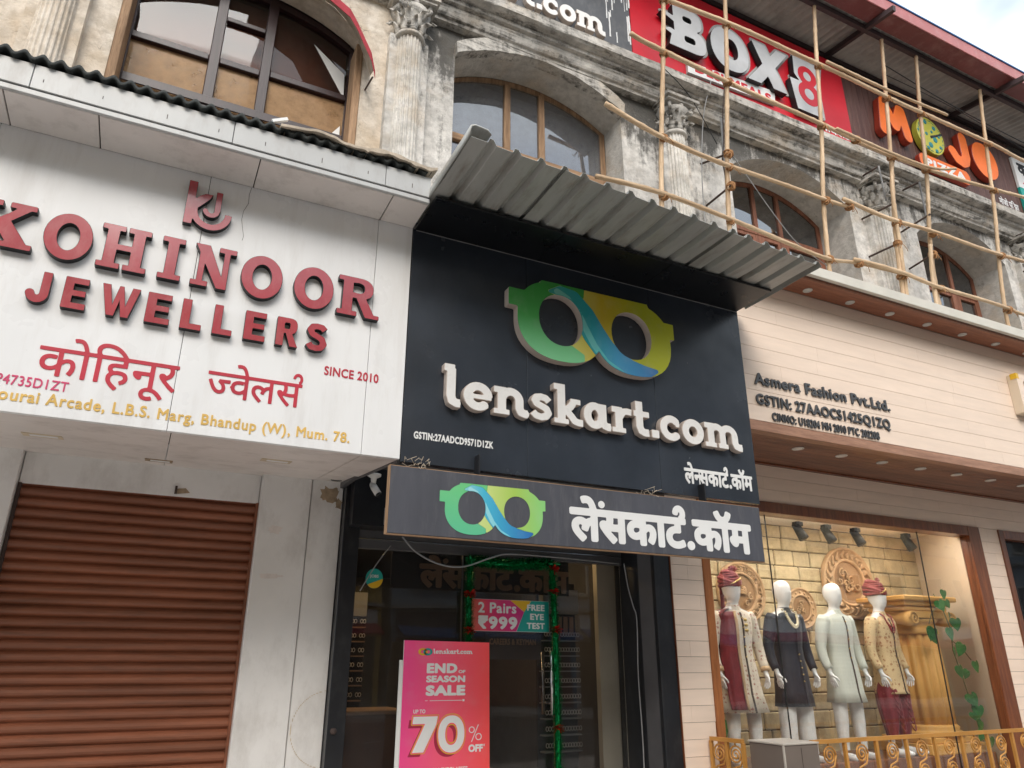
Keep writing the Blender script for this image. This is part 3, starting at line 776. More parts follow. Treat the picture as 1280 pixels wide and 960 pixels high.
# ------------------------------------------------------------------ roof above
def roof():
    X0, X1 = 1.0, 24
    t = thing('roof', 'corrugated metal roof overhang with maroon gutter above the scaffolding', 'roof', (12, 6.5, 12.5))
    mb = MB(); n = int((X1-X0)/.02); ya, yb = 6.02, 9.5
    za = lambda y: 12.58+.15*(y-6.4)
    vs = []; fs = []
    for i in range(n+1):
        x = X0+(X1-X0)*i/n; w = .016*math.sin(x*2*PI/.16)
        vs += [(x, ya, za(ya)+w), (x, yb, za(yb)+w), (x, yb, za(yb)+w+.012), (x, ya, za(ya)+w+.012)]
    for i in range(n):
        a = i*4; fs += [(a, a+1, a+5, a+4), (a+3, a+7, a+6, a+2), (a, a+4, a+7, a+3)]
    mb.add(vs, fs, 0, True); part(t, 'corrugated_sheet', mb, 'galvanised_roof')
    part(t, 'purlin', MB().box(X0, X1, 6.36, 6.43, 12.40, 12.52), 'purlin_dark')
    part(t, 'purlin', MB().box(X0, X1, 7.25, 7.31, 12.56, 12.66), 'purlin_dark')
    x = 2.85
    while x < X1:
        part(t, 'rafter', MB().obox((x, 6.65, 12.47+.15*.25), (.035, 0, 0), (0, .85, .1275), (0, -.0075, .05)), 'purlin_dark')
        x += 3.72
    part(t, 'gutter', MB().box(X0, X1, 5.98, 6.30, 12.50, 12.52), 'maroon_metal')
    part(t, 'fascia_board', MB().box(X0, X1, 5.955, 5.978, 12.50, 12.78, ch=.006), 'maroon_fascia')
    part(t, 'fascia_cap', MB().box(X0, X1, 5.935, 6.0, 12.785, 12.81), 'awning_blue')
roof()

# ------------------------------------------------------------------ bamboo scaffolding
def bamboo(pts, r, axis, label, group='bamboo poles of the scaffolding', knots=.45):
    v = [Vector(p) for p in pts]; L = sum((b-a).length for a, b in zip(v, v[1:]))
    # resample, add nodes and a slight irregular bend
    N = max(8, int(L/.075)); out = []; rs = []; seed = random.random()*50; nxt = random.uniform(.1, knots); d = 0
    cum = [0]
    for a, b in zip(v, v[1:]): cum.append(cum[-1]+(b-a).length)
    for i in range(N+1):
        s = L*i/N; k = max(j for j in range(len(cum)-1) if cum[j] <= s+1e-6); tt = (s-cum[k])/(cum[k+1]-cum[k])
        # smooth interpolation through the given points
        p0 = v[max(k-1, 0)]; p1 = v[k]; p2 = v[k+1]; p3 = v[min(k+2, len(v)-1)]
        p = .5*((2*p1)+(p2-p0)*tt+(2*p0-5*p1+4*p2-p3)*tt*tt+(3*p1-p0-3*p2+p3)*tt**3)
        w = mnoise.noise_vector(Vector((s*.5, seed, 0)))*.03
        taper = r*(1.06-.22*s/L)
        if s >= nxt: rs.append(taper*1.16); nxt = s+random.uniform(knots*.6, knots*1.2)
        else: rs.append(taper)
        out.append(p+w)
    return solo('bamboo_pole', MB().tube(out, rs, 8), 'bamboo' if axis == 'v' else 'bamboo_h', label, 'bamboo pole', tuple(v[0]), group)
def pole_y(z): return 7.0-.6*(z-7.5)/4.9
VP = [  # x at foot, label
    (5.77, 'leftmost upright bamboo pole of the scaffolding, beside the arched window over the metal canopy'),
    (6.99, 'upright bamboo pole just right of the fluted column beside the BOX8 letters'),
    (9.00, 'upright bamboo pole crossing the figure 8 tile of the red sign'),
    (10.69, 'upright bamboo pole crossing the orange letter M'),
    (11.62, 'upright bamboo pole crossing the edge of the pizza emblem'),
    (13.56, 'upright bamboo pole crossing the orange disc letter at the right'),
    (16.2, 'upright bamboo pole beyond the right edge of the pizza sign')]
for x, lb in VP:
    top = 12.4
    bamboo([(x-.02, 7.06, 4.2), (x, 7.0, 7.5), (x+random.uniform(-.02, .02), pole_y(9.8), 9.8), (x+.01, pole_y(top), top)], .037, 'v', lb)
bamboo([(10.66, 7.05, 5.0), (10.76, 6.98, 7.4), (10.62, 6.76, 9.2), (10.78, 6.70, 10.0)], .036, 'v', 'thin spare bamboo lashed beside the upright pole below the letter M', group='short bamboo pieces lashed on')
bamboo([(11.40, 7.0, 5.2), (11.46, 6.94, 7.4), (11.5, 6.84, 8.5)], .04, 'v', 'short doubled bamboo beside the upright in front of the right hand arched window', group='short bamboo pieces lashed on')
HP = [
    ([(4.874, 6.51, 11.037), (5.739, 6.51, 11.08), (7.237, 6.49, 11.15), (8.908, 6.49, 11.16), (10.387, 6.5, 11.139), (12.2, 6.49, 11.15), (13.637, 6.49, 11.161), (14.654, 6.5, 11.131), (16.6, 6.49, 11.151)], .047, 'topmost horizontal bamboo pole running across the silver letters and past the orange letters'),
    ([(9.099, 6.42, 11.22), (10.274, 6.42, 11.22), (12.219, 6.41, 11.25)], .036, 'shorter bamboo doubled on top of the topmost horizontal pole'),
    ([(5.142, 6.61, 10.184), (5.568, 6.62, 10.139), (6.994, 6.62, 10.076), (8.829, 6.63, 10.004), (10.263, 6.65, 9.95), (11.384, 6.64, 9.99), (13.536, 6.61, 10.142), (14.482, 6.6, 10.246), (16.6, 6.58, 10.45)], .044, 'second horizontal bamboo pole from the top, crossing the white DESI MEALS strip'),
    ([(9.19, 6.56, 9.95), (11.376, 6.56, 9.93), (12.284, 6.54, 10.141)], .034, 'shorter bamboo doubled on the second horizontal pole below the pizza sign'),
    ([(4.763, 6.77, 8.908), (5.634, 6.79, 8.72), (6.894, 6.8, 8.62), (8.805, 6.8, 8.63), (9.6, 6.8, 8.66)], .045, 'third horizontal bamboo pole starting with a split end beside the timber framed arch'),
    ([(9.3, 6.76, 8.706), (10.45, 6.8, 8.691), (11.541, 6.79, 8.737), (13.412, 6.78, 8.792), (14.196, 6.78, 8.822), (16.6, 6.77, 8.93)], .043, 'third level horizontal bamboo pole in front of the right hand arched window'),
    ([(4.643, 6.91, 7.734), (5.722, 6.9, 7.792), (6.874, 6.91, 7.744), (8.766, 6.93, 7.60), (9.646, 6.92, 7.677), (11.203, 6.91, 7.759)], .043, 'lowest horizontal bamboo pole just above the corrugated metal canopy'),
    ([(9.483, 6.87, 7.69), (10.599, 6.86, 7.72), (11.502, 6.87, 7.69), (13.455, 6.91, 7.73), (13.977, 6.91, 7.714), (16.6, 6.91, 7.758)], .042, 'lowest horizontal bamboo pole above the cream boarded shop')]
for pts, r, lb in HP: bamboo(pts, r*.78, 'h', lb)
def lashing(x, y, z, big=1.0):
    r = random
    mb = MB()
    for k in range(4):
        a = r.uniform(-.5, .5); pts = []
        for i in range(11):
            t = 2*PI*i/10
            pts.append((x+(.075*math.cos(t))*big, y+.075*math.sin(t)*big, z+(math.cos(t)*math.sin(a)*.07+(k-1.5)*.016)*big))
        mb.tube(pts, .013, 5)
    for k in range(3):
        pts = []
        for i in range(11):
            t = 2*PI*i/10; pts.append((x+(k-1)*.022, y+.08*math.cos(t)*big, z+.07*math.sin(t)*big))
        mb.tube(pts, .012, 5)
    for k in range(3):
        a = r.uniform(-.1, .1); mb.tube([(x+a*.3, y-.07, z-.03), (x+a, y-.09, z-.08-r.random()*.07), (x+a*1.5, y-.07, z-.1-r.random()*.06)], .006, 4)
    return mb
def lashings():
    hz = []
    def at(pts, x):
        for a, b in zip(pts, pts[1:]):
            if a[0] <= x <= b[0]: t = (x-a[0])/(b[0]-a[0]); return (x, a[1]+(b[1]-a[1])*t, a[2]+(b[2]-a[2])*t)
    names = ['upright over the metal canopy', 'upright beside the fluted column', 'upright at the figure 8', 'upright at the letter M', 'upright at the pizza emblem', 'upright at the orange disc', 'upright past the pizza sign']
    lev = {0: 'topmost', 2: 'second', 4: 'third', 5: 'third', 6: 'lowest', 7: 'lowest'}
    for i, (x, _) in enumerate(VP):
        for j in (0, 2, 4, 5, 6, 7):
            p = at(HP[j][0], x)
            if p is None or (j == 5 and x < 9.6) or (j == 7 and x < 11.3): continue
            solo('rope_lashing', lashing(p[0], p[1]+.04, p[2], random.uniform(.68, .95)), 'coir_rope', 'coir rope lashing where the %s horizontal pole meets the %s' % (lev[j], names[i]), 'rope lashing', p, 'coir rope lashings of the scaffolding')
    for (x, y, z, lb) in ((9.75, 6.64, 9.97, 'coir rope tying doubled poles under the red sign corner'), (9.50, 6.81, 8.66, 'coir rope tying the overlap of the third level poles'), (9.62, 6.92, 7.68, 'coir rope tying the overlap of the lowest poles'), (6.99, 6.87, 8.30, 'coir rope where the iron rod meets the upright beside the column'), (6.99, 6.83, 8.85, 'coir rope above the crossing on the upright beside the column'), (10.69, 6.9, 8.33, 'coir rope holding the rod on the upright below the letter M'), (11.6, 6.9, 8.36, 'coir rope holding the rod in front of the right hand window')):
        solo('rope_lashing', lashing(x, y, z, .85), 'coir_rope', lb, 'rope lashing', (x, y, z), 'coir rope lashings of the scaffolding')
lashings()
def rods():
    R = [((6.98, 7.4, 8.28), (7.0, 6.85, 8.31), 'iron tie rod from the wall to the upright beside the fluted column'),
         ((6.95, 7.4, 9.05), (7.0, 6.8, 8.86), 'bent iron tie rod above the one beside the fluted column'),
         ((10.59, 7.4, 8.31), (10.69, 6.86, 8.33), 'lower iron tie rod left of the right hand arched window'),
         ((10.60, 7.4, 9.09), (10.68, 6.78, 9.08), 'middle iron tie rod by the column left of the right hand arched window'),
         ((11.635, 7.4, 8.33), (11.6, 6.9, 8.36), 'lower iron tie rod beside the frame of the right hand arched window'),
         ((11.636, 7.4, 9.11), (11.6, 6.78, 9.12), 'upper iron tie rod beside the right hand arched window'),
         ((10.62, 7.3, 9.915), (10.62, 6.9, 9.90), 'iron bracket bar under the cornice left of the pizza sign'),
         ((11.67, 7.3, 9.935), (11.7, 6.9, 9.91), 'iron bracket bar under the cornice below the pizza emblem'),
         ((15.12, 7.3, 9.90), (15.15, 6.9, 9.90), 'iron bracket bar under the cornice near the right edge'),
         ((15.11, 7.4, 9.09), (15.15, 6.9, 9.10), 'iron tie rod near the right edge of the building'),
         ((10.62, 6.9, 9.90), (10.66, 6.92, 9.2), 'grey steel strut hanging below the bracket left of the pizza sign'),
         ((11.7, 6.9, 9.91), (11.72, 6.95, 8.5), 'long grey steel strut hanging in front of the right hand window'),
         ((7.15, 7.05, 9.75), (7.09, 7.05, 8.55), 'dark conduit beside the upright next to the fluted column'),
         ((15.0, 7.9, 9.3), (14.95, 7.35, 7.4), 'pale stick leaning against the jamb of the right hand window')]
    for a, b, lb in R:
        grey = 'grey' in lb or 'pale' in lb or 'conduit' in lb
        solo('iron_rod' if not 'pale' in lb else 'stick', MB().tube([a, b], .018, 6), 'cable_grey' if grey else 'iron_rod', lb, 'rod', a, 'rods tying the scaffolding')
    def cab(pts, r, mat, lb):
        v = [Vector(p) for p in pts]; out = []
        for k in range(len(v)-1):
            p0, p1, p2, p3 = v[max(k-1, 0)], v[k], v[k+1], v[min(k+2, len(v)-1)]
            for i in range(5):
                t = i/5; out.append(.5*((2*p1)+(p2-p0)*t+(2*p0-5*p1+4*p2-p3)*t*t+(3*p1-p0-3*p2+p3)*t**3))
        out.append(v[-1]); solo('cable', MB().tube(out, r, 5), mat, lb, 'cable', pts[0])
    cab([(6.985, 7.0, 10.4), (6.85, 7.1, 9.78), (6.75, 7.15, 8.92), (6.74, 7.2, 8.25), (6.68, 7.15, 7.62)], .009, 'cable_grey', 'thin grey cable hanging beside the fluted column')
    cab([(7.23, 6.95, 10.4), (7.16, 7.0, 9.86), (7.1, 7.0, 9.26), (7.02, 7.0, 8.85), (7.08, 7.0, 8.4)], .010, 'iron_rod', 'brown cable tied along the upright beside the fluted column')
    cab([(7.05, 6.95, 9.14), (7.45, 7.0, 8.79), (7.96, 7.0, 8.17), (8.4, 7.0, 7.75), (9.0, 7.0, 7.5)], .008, 'cable_grey', 'thin diagonal cable across the middle arched window')
    cab([(10.9, 6.6, 12.1), (13.2, 6.6, 11.85), (16.5, 6.6, 11.75)], .010, 'cable_black', 'upper black cable strung under the roof past the orange letters')
    cab([(11.0, 6.7, 12.0), (13.4, 6.7, 11.95), (17, 6.7, 11.5)], .008, 'cable_black', 'lower black cable strung under the roof past the orange letters')
    cab([(6.0, 6.95, 10.2), (6.5, 7.0, 9.9), (7.0, 7.05, 9.2)], .007, 'cable_black', 'thin black wire running down from the cornice to the column')
    # lenskart storefront cables
    cab([(2.2, 6.9, 2.76), (2.35, 6.9, 2.62), (2.6, 6.9, 2.52), (2.85, 6.9, 2.515), (3.15, 6.9, 2.62), (3.4, 6.95, 2.675), (4.1, 7.0, 2.68), (4.75, 7.0, 2.66)], .008, 'cable_grey', 'grey cable sagging across the glass shop front under the small signboard')
    cab([(4.78, 6.95, 2.66), (4.82, 6.95, 2.4), (4.84, 6.9, 2.2), (4.84, 6.85, 2.05), (4.82, 6.85, 1.5), (4.83, 6.85, .9), (4.82, 6.85, .3)], .007, 'cable_grey', 'thin pale cable hanging down the dark right side of the glass shop front')
    cab([(1.85, 7.0, 2.25), (2.0, 7.05, 2.5), (2.15, 7.1, 2.7)], .005, 'cable_grey', 'thin wire slanting across the top left corner of the shop glass')
rods()
# ------------------------------------------------------------------ lettering designs (unit height 0..1)
def U(w): return G(-.12, w+.12, -.14, 1.14, .02)
def slab(ch):
    s = .27; f = .13; a = .10
    if ch == 'O':
        g = U(.96); g.u(g.ell(.48, .5, .49, .52)); g.cut(g.ell(.48, .5, .22, .30)); return g
    if ch == 'K':
        g = U(1.12); g.u(g.rect(.14, .14+s, 0, 1)); g.u(g.rect(0, .54, 0, f)); g.u(g.rect(0, .54, 1-f, 1)); g.u(g.poly([(.36, .36), (.78, .92), (1.0, .92), (.46, .28)]))
        g.u(g.poly([(.44, .52), (.62, .72), (1.04, .06), (.72, .06)])); g.u(g.rect(.62, 1.08, 0, f)); g.u(g.rect(.64, 1.04, 1-f, 1)); return g
    if ch == 'H':
        g = U(1.08); g.u(g.rect(.12, .12+s, 0, 1)); g.u(g.rect(.69, .96, 0, 1)); g.u(g.rect(.2, .9, .43, .57))
        for x in (0, .57):
            g.u(g.rect(x, x+.51, 0, f)); g.u(g.rect(x, x+.51, 1-f, 1))
        return g
    if ch == 'I':
        g = U(.56); g.u(g.rect(.14, .42, 0, 1)); g.u(g.rect(0, .56, 0, f)); g.u(g.rect(0, .56, 1-f, 1)); return g
    if ch == 'N':
        g = U(1.1); g.u(g.rect(.14, .30, 0, .95)); g.u(g.rect(0, .44, 0, f)); g.u(g.poly([(.0, 1), (.38, 1), (.92, .0), (.66, 0)])); g.u(g.rect(.76, .92, 0, 1)); g.u(g.rect(.62, 1.08, 1-f, 1)); return g
    if ch == 'R':
        g = U(1.12); g.u(g.rect(.12, .12+s, 0, 1)); g.u(g.rect(0, .52, 0, f)); g.u(g.rect(0, .4, 1-f, 1))
        b = U(1.12); b.u(b.ell(.55, .73, .37, .27, 2.4)); b.u(b.rect(.2, .55, .46, 1)); b.cut(b.ell(.52, .73, .16, .13, 2.4)); b.cut(b.rect(.39, .5, .61, .85)); g.u(b.F)
        g.u(g.poly([(.45, .52), (.72, .52), (.98, .08), (.72, .02)])); g.u(g.rect(.72, 1.1, 0, .11)); return g
def sans(ch):
    w = .25
    if ch == 'J':
        g = U(.62); g.u(g.rect(.37, .62, .3, 1)); g.u(g.arc(.31, .31, .185, .19, -180, 0, .25)); return g
    if ch == 'E':
        g = U(.66); g.u(g.rect(0, .26, 0, 1)); g.u(g.rect(.1, .66, 0, .2)); g.u(g.rect(.1, .61, .41, .6)); g.u(g.rect(.1, .65, .8, 1)); return g
    if ch == 'L':
        g = U(.6); g.u(g.rect(0, .26, 0, 1)); g.u(g.rect(.1, .6, 0, .2)); return g
    if ch == 'W':
        g = U(1.2); g.u(g.poly([(0, 1), (.26, 1), (.40, .38), (.53, 1), (.67, 1), (.80, .38), (.94, 1), (1.2, 1), (.94, 0), (.70, 0), (.60, .5), (.5, 0), (.26, 0)])); return g
    if ch == 'R':
        g = U(.74); g.u(g.rect(0, .26, 0, 1)); b = U(.74); b.u(b.ell(.42, .72, .28, .28, 2.5)); b.u(b.rect(.1, .42, .44, 1)); b.cut(b.rect(.26, .44, .61, .82, .05)); g.u(b.F)
        g.u(g.poly([(.3, .5), (.52, .5), (.76, 0), (.48, 0)])); return g
    if ch == 'S':
        g = U(.7); g.u(g.line([(.60, .78), (.50, .88), (.35, .9), (.2, .87), (.12, .74), (.2, .60), (.36, .53), (.52, .45), (.59, .28), (.5, .14), (.35, .1), (.18, .13), (.09, .25)], .22, True)); return g
def lens_logo_letter(ch):
    """friendly rounded slab lettering, x-height 1, cap 1.45"""
    w = .31
    def g_(W): return G(-.2, W+.2, -.25, 1.75, .025)
    if ch == 'l':
        g = g_(.62); g.u(g.line([(.24, 1.36), (.24, .38), (.29, .2), (.42, .14), (.56, .14)], w, True)); g.u(g.rect(.0, .36, 1.22, 1.5, .03)); W = .62
    elif ch == 'e':
        g = g_(.98); g.u(g.arc(.49, .5, .345, .36, 2, 318, w, True, 26)); g.u(g.rect(.2, .95, .40, .58, .02)); W = .98
    elif ch == 'n':
        g = g_(1.22); g.u(g.rect(.13, .44, 0, 1)); g.u(g.rect(0, .3, .76, 1, .03)); g.u(g.rect(0, .56, 0, .2, .03))
        g.u(g.arc(.60, .56, .30, .30, 165, 0, w, True)); g.u(g.line([(.90, .6), (.90, .3), (.96, .17), (1.1, .13), (1.2, .13)], w, True)); W = 1.22
    elif ch == 's':
        g = g_(.86); g.u(g.line([(.72, .72), (.60, .84), (.43, .87), (.26, .83), (.2, .72), (.27, .60), (.44, .53), (.62, .45), (.69, .3), (.6, .17), (.43, .12), (.24, .16), (.12, .28)], .27, True)); W = .86
    elif ch == 'k':
        g = g_(1.1); g.u(g.rect(.13, .44, 0, 1.5)); g.u(g.rect(0, .3, 1.25, 1.5, .03)); g.u(g.rect(0, .56, 0, .2, .03))
        g.u(g.line([(.36, .46), (.62, .66), (.74, .84)], .27, True)); g.u(g.rect(.62, 1.02, .78, 1, .03)); g.u(g.line([(.44, .55), (.66, .32), (.78, .16), (.92, .12), (1.1, .12)], .28, True)); W = 1.1
    elif ch == 'a':
        g = g_(1.06); g.u(g.arc(.42, .5, .28, .36, 0, 360, w, False, 26)); g.u(g.line([(.74, .98), (.74, .3), (.80, .17), (.92, .13), (1.05, .13)], w, True)); W = 1.06
    elif ch == 'r':
        g = g_(.82); g.u(g.rect(.13, .44, 0, 1)); g.u(g.rect(0, .3, .76, 1, .03)); g.u(g.rect(0, .56, 0, .2, .03)); g.u(g.line([(.34, .62), (.46, .82), (.62, .86), (.82, .84)], .27, True)); W = .82
    elif ch == 't':
        g = g_(.72); g.u(g.line([(.28, 1.36), (.28, .36), (.34, .2), (.48, .14), (.66, .15)], w, True)); g.u(g.rect(.04, .7, .74, .98, .03)); W = .72
    elif ch == '.':
        g = g_(.34); g.u(g.rect(0, .33, 0, .33, .06)); W = .34
    elif ch == 'c':
        g = g_(.92); g.u(g.arc(.49, .5, .335, .36, 42, 318, w, True, 24)); g.u(g.rect(.66, .86, .56, .82, .06)); W = .92
    elif ch == 'o':
        g = g_(.98); g.u(g.arc(.49, .5, .335, .36, 0, 360, w, False, 28)); W = .98
    elif ch == 'm':
        g = g_(1.78); g.u(g.rect(.13, .44, 0, 1)); g.u(g.rect(0, .3, .76, 1, .03)); g.u(g.rect(0, .52, 0, .2, .03))
        g.u(g.arc(.55, .58, .27, .28, 165, 0, w*.95, True)); g.u(g.rect(.67, .97, 0, .6)); g.u(g.rect(.6, 1.06, 0, .2, .03))
        g.u(g.arc(1.10, .58, .29, .28, 165, 0, w*.95, True)); g.u(g.line([(1.39, .6), (1.39, .3), (1.45, .17), (1.58, .13), (1.72, .13)], w, True)); W = 1.74
    return g, W
LENS_CACHE = {}
def lens_word(s, x0, x1, zb, xh, gap=.04):
    out = []; x = 0
    for ch in s:
        if ch not in LENS_CACHE:
            g, W = lens_logo_letter(ch); LENS_CACHE[ch] = (g.loops(0, .15), W)
        lp, W = LENS_CACHE[ch]; out.append([[(px+x, pz) for px, pz in l] for l in lp]); x += W+gap
    tot = x-gap; k = (x1-x0)/tot
    return [[[(x0+px*k, zb+pz*xh) for px, pz in l] for l in c] for c in out]
def unit_letters(fn, spec, z0, z1):
    """spec: (char, x0, x1) on the board plane"""
    out = []
    for ch, x0, x1 in spec: out += fit([fn(ch).loops(0, .12)], x0, x1, z0-(.01 if ch == 'O' else 0), z1+(.01 if ch == 'O' else 0))
    return out
def deva(tokens, bold, h=.02, join=True):
    """tokens: cluster | (cluster, 'half') for a half form | (cluster, 'reph')"""
    top = bbox([glyph_grid('र', h).loops(0)])[3]; x = 0; items = []
    for t in tokens:
        s, op = t if isinstance(t, tuple) else (t, '')
        if s == ' ': x += .3; continue
        g = glyph_grid(s, h); F = g.F.copy(); b0, b1 = g.bx
        if s == '.': x += .06
        q = G(0, 1, 0, 1, 1); q.x0, q.z0, q.h, q.xs, q.zs, q.X, q.Z, q.F = g.x0, g.z0, g.h, g.xs, g.zs, g.X, g.Z, F
        if op == 'half': q.keep(g.X-(b1-.185))
        if op == 'reph':
            pad = 12; q = G(g.x0, g.xs[-1]+.1, g.z0, g.zs[-1]+.34, g.h); a, b = F.shape; q.F[:a, :b] = F
            xr = b1-.10; q.u(q.arc(xr-.03, top+.135, .10, .12, -60, 175, .062, True))
        if op == 'dot':
            pad = 12; q = G(g.x0, g.xs[-1]+.24, g.z0, g.zs[-1]+.34, g.h); a, b = F.shape; q.F[:a, :b] = F
            q.u(q.ell(b1+.05, top+.16, .035, .035))
        items.append((q, q.F, round(x/h)*h))
        x += .26 if s == 'ि' else advance(s)-(.19 if op == 'half' else 0)
    if not join: return [[[(px+dx, pz) for px, pz in lp] for lp in q.loops(bold)] for q, F, dx in items]
    A, x0, z0 = merge(items, h); return [contour(A-bold, x0, z0, h)]
def glasses(parent, cx, cz, sx, sz, Yf, plate, base_depth, sidemat, pre):
    """two-lens mark: left loop, right loop, crossing ribbon. Coordinates follow a 1.86 x 0.82 drawing centred at 0."""
    def grid(): return G(-1.02, 1.02, -.5, .5, .014)
    def outline(g):
        g.u(g.ell(-.385, -.005, .455, .405, 2.35)); g.u(g.ell(.425, -.005, .455, .405, 2.35)); g.u(g.poly([(-.6, .395), (.62, .41), (.70, .2), (.2, -.05), (-.2, -.05), (-.6, .1)]))
        g.u(g.rect(-.93, -.7, .07, .245)); g.u(g.rect(.7, .93, .07, .245)); g.cut(g.ell(-.385, .015, .235, .265, 2.1)); g.cut(g.ell(.41, .015, .235, .255, 2.1))
        g.cut(g.poly([(.0, -.26), (.17, -.55), (-.17, -.55)])); return g
    def put(name, lps, yf, dep, mats):
        c = [[(cx+px*sx, cz+pz*sz) for px, pz in l] for l in lps]
        k = 1.0
        return part(parent, name, solid(c, yf, dep), mats)
    g = outline(grid())
    if base_depth: put('emblem_body', g.loops(), Yf, base_depth, [pre+'_yellow', sidemat])
    rib = grid(); K = [(-.50, .30, .03), (-.38, .325, .11), (-.25, .27, .19), (-.13, .12, .25), (-.03, -.05, .27), (.08, -.19, .26), (.22, -.29, .22), (.38, -.345, .19), (.54, -.355, .14), (.68, -.32, .04)]
    for (xa, za, wa), (xb, zb, wb) in zip(K, K[1:]):
        for i in range(8): q = i/7; rib.u(np.hypot(rib.X-(xa+(xb-xa)*q), rib.Z-(za+(zb-za)*q))-(wa+(wb-wa)*q)/2)
    o = outline(grid()); R = np.maximum(rib.F, o.F)
    inner = grid(); inner.u(inner.line([(-.42, .31), (-.31, .26), (-.21, .16), (-.13, .0), (-.03, -.18), (.10, -.33), (.28, -.42)], .07)); 
    gr = grid(); gr.F = np.maximum(o.F, gr.poly([(-1.1, .6), (-.1, .6), (-.13, .30), (-.33, .25), (-.33, -.2), (-.14, -.30), (-.14, -.6), (-1.1, -.6)])); gr.F = np.maximum(gr.F, -(rib.F-.004))
    ye = grid(); ye.F = np.maximum(o.F, -np.minimum(gr.F, rib.F)+.003)
    put('emblem_green', gr.loops(), Yf-plate, plate, pre+'_green' and [pre+'_green', pre+'_green'])
    if not base_depth: put('emblem_yellow', ye.loops(), Yf-plate, plate, [pre+'_yellow']*2)
    rr = grid(); rr.F = R; put('emblem_ribbon', rr.loops(), Yf-plate*1.5, plate*1.5, [pre+'_ribbon']*2)
    ii = grid(); ii.F = np.maximum(inner.F, R+.004); put('emblem_ribbon_edge', ii.loops(), Yf-plate*2, plate*.5, [pre+'_aqua']*2)
mat_gradient('big_green', 2, 4.2, 5.0, [(0, lin(120, 196, 140)), (.45, lin(70, 165, 75)), (1, lin(48, 140, 50))])
mat_gradient('big_yellow', 0, 3.1, 4.4, [(0, lin(205, 205, 110)), (.35, lin(190, 165, 20)), (.7, lin(165, 170, 15)), (1, lin(180, 185, 20))])
mat_gradient('big_ribbon', 0, 2.95, 4.2, [(0, lin(60, 160, 145)), (.35, lin(20, 150, 155)), (.6, lin(60, 145, 185)), (1, lin(50, 105, 165))])
mat_gradient('big_aqua', 0, 2.95, 4.2, [(0, lin(120, 190, 170)), (.5, lin(90, 185, 185)), (1, lin(70, 160, 190))])
mat_gradient('small_green', 2, 2.5, 2.95, [(0, lin(95, 190, 150)), (1, lin(110, 200, 130))])
mat_gradient('small_yellow', 0, 2.2, 2.85, [(0, lin(215, 225, 150)), (.6, lin(165, 200, 90)), (1, lin(140, 205, 125))])
mat_gradient('small_ribbon', 0, 2.1, 2.75, [(0, lin(150, 215, 215)), (.35, lin(70, 180, 210)), (1, lin(50, 110, 180))])
mat_gradient('small_aqua', 0, 2.1, 2.75, [(0, lin(170, 220, 225)), (1, lin(90, 200, 220))])

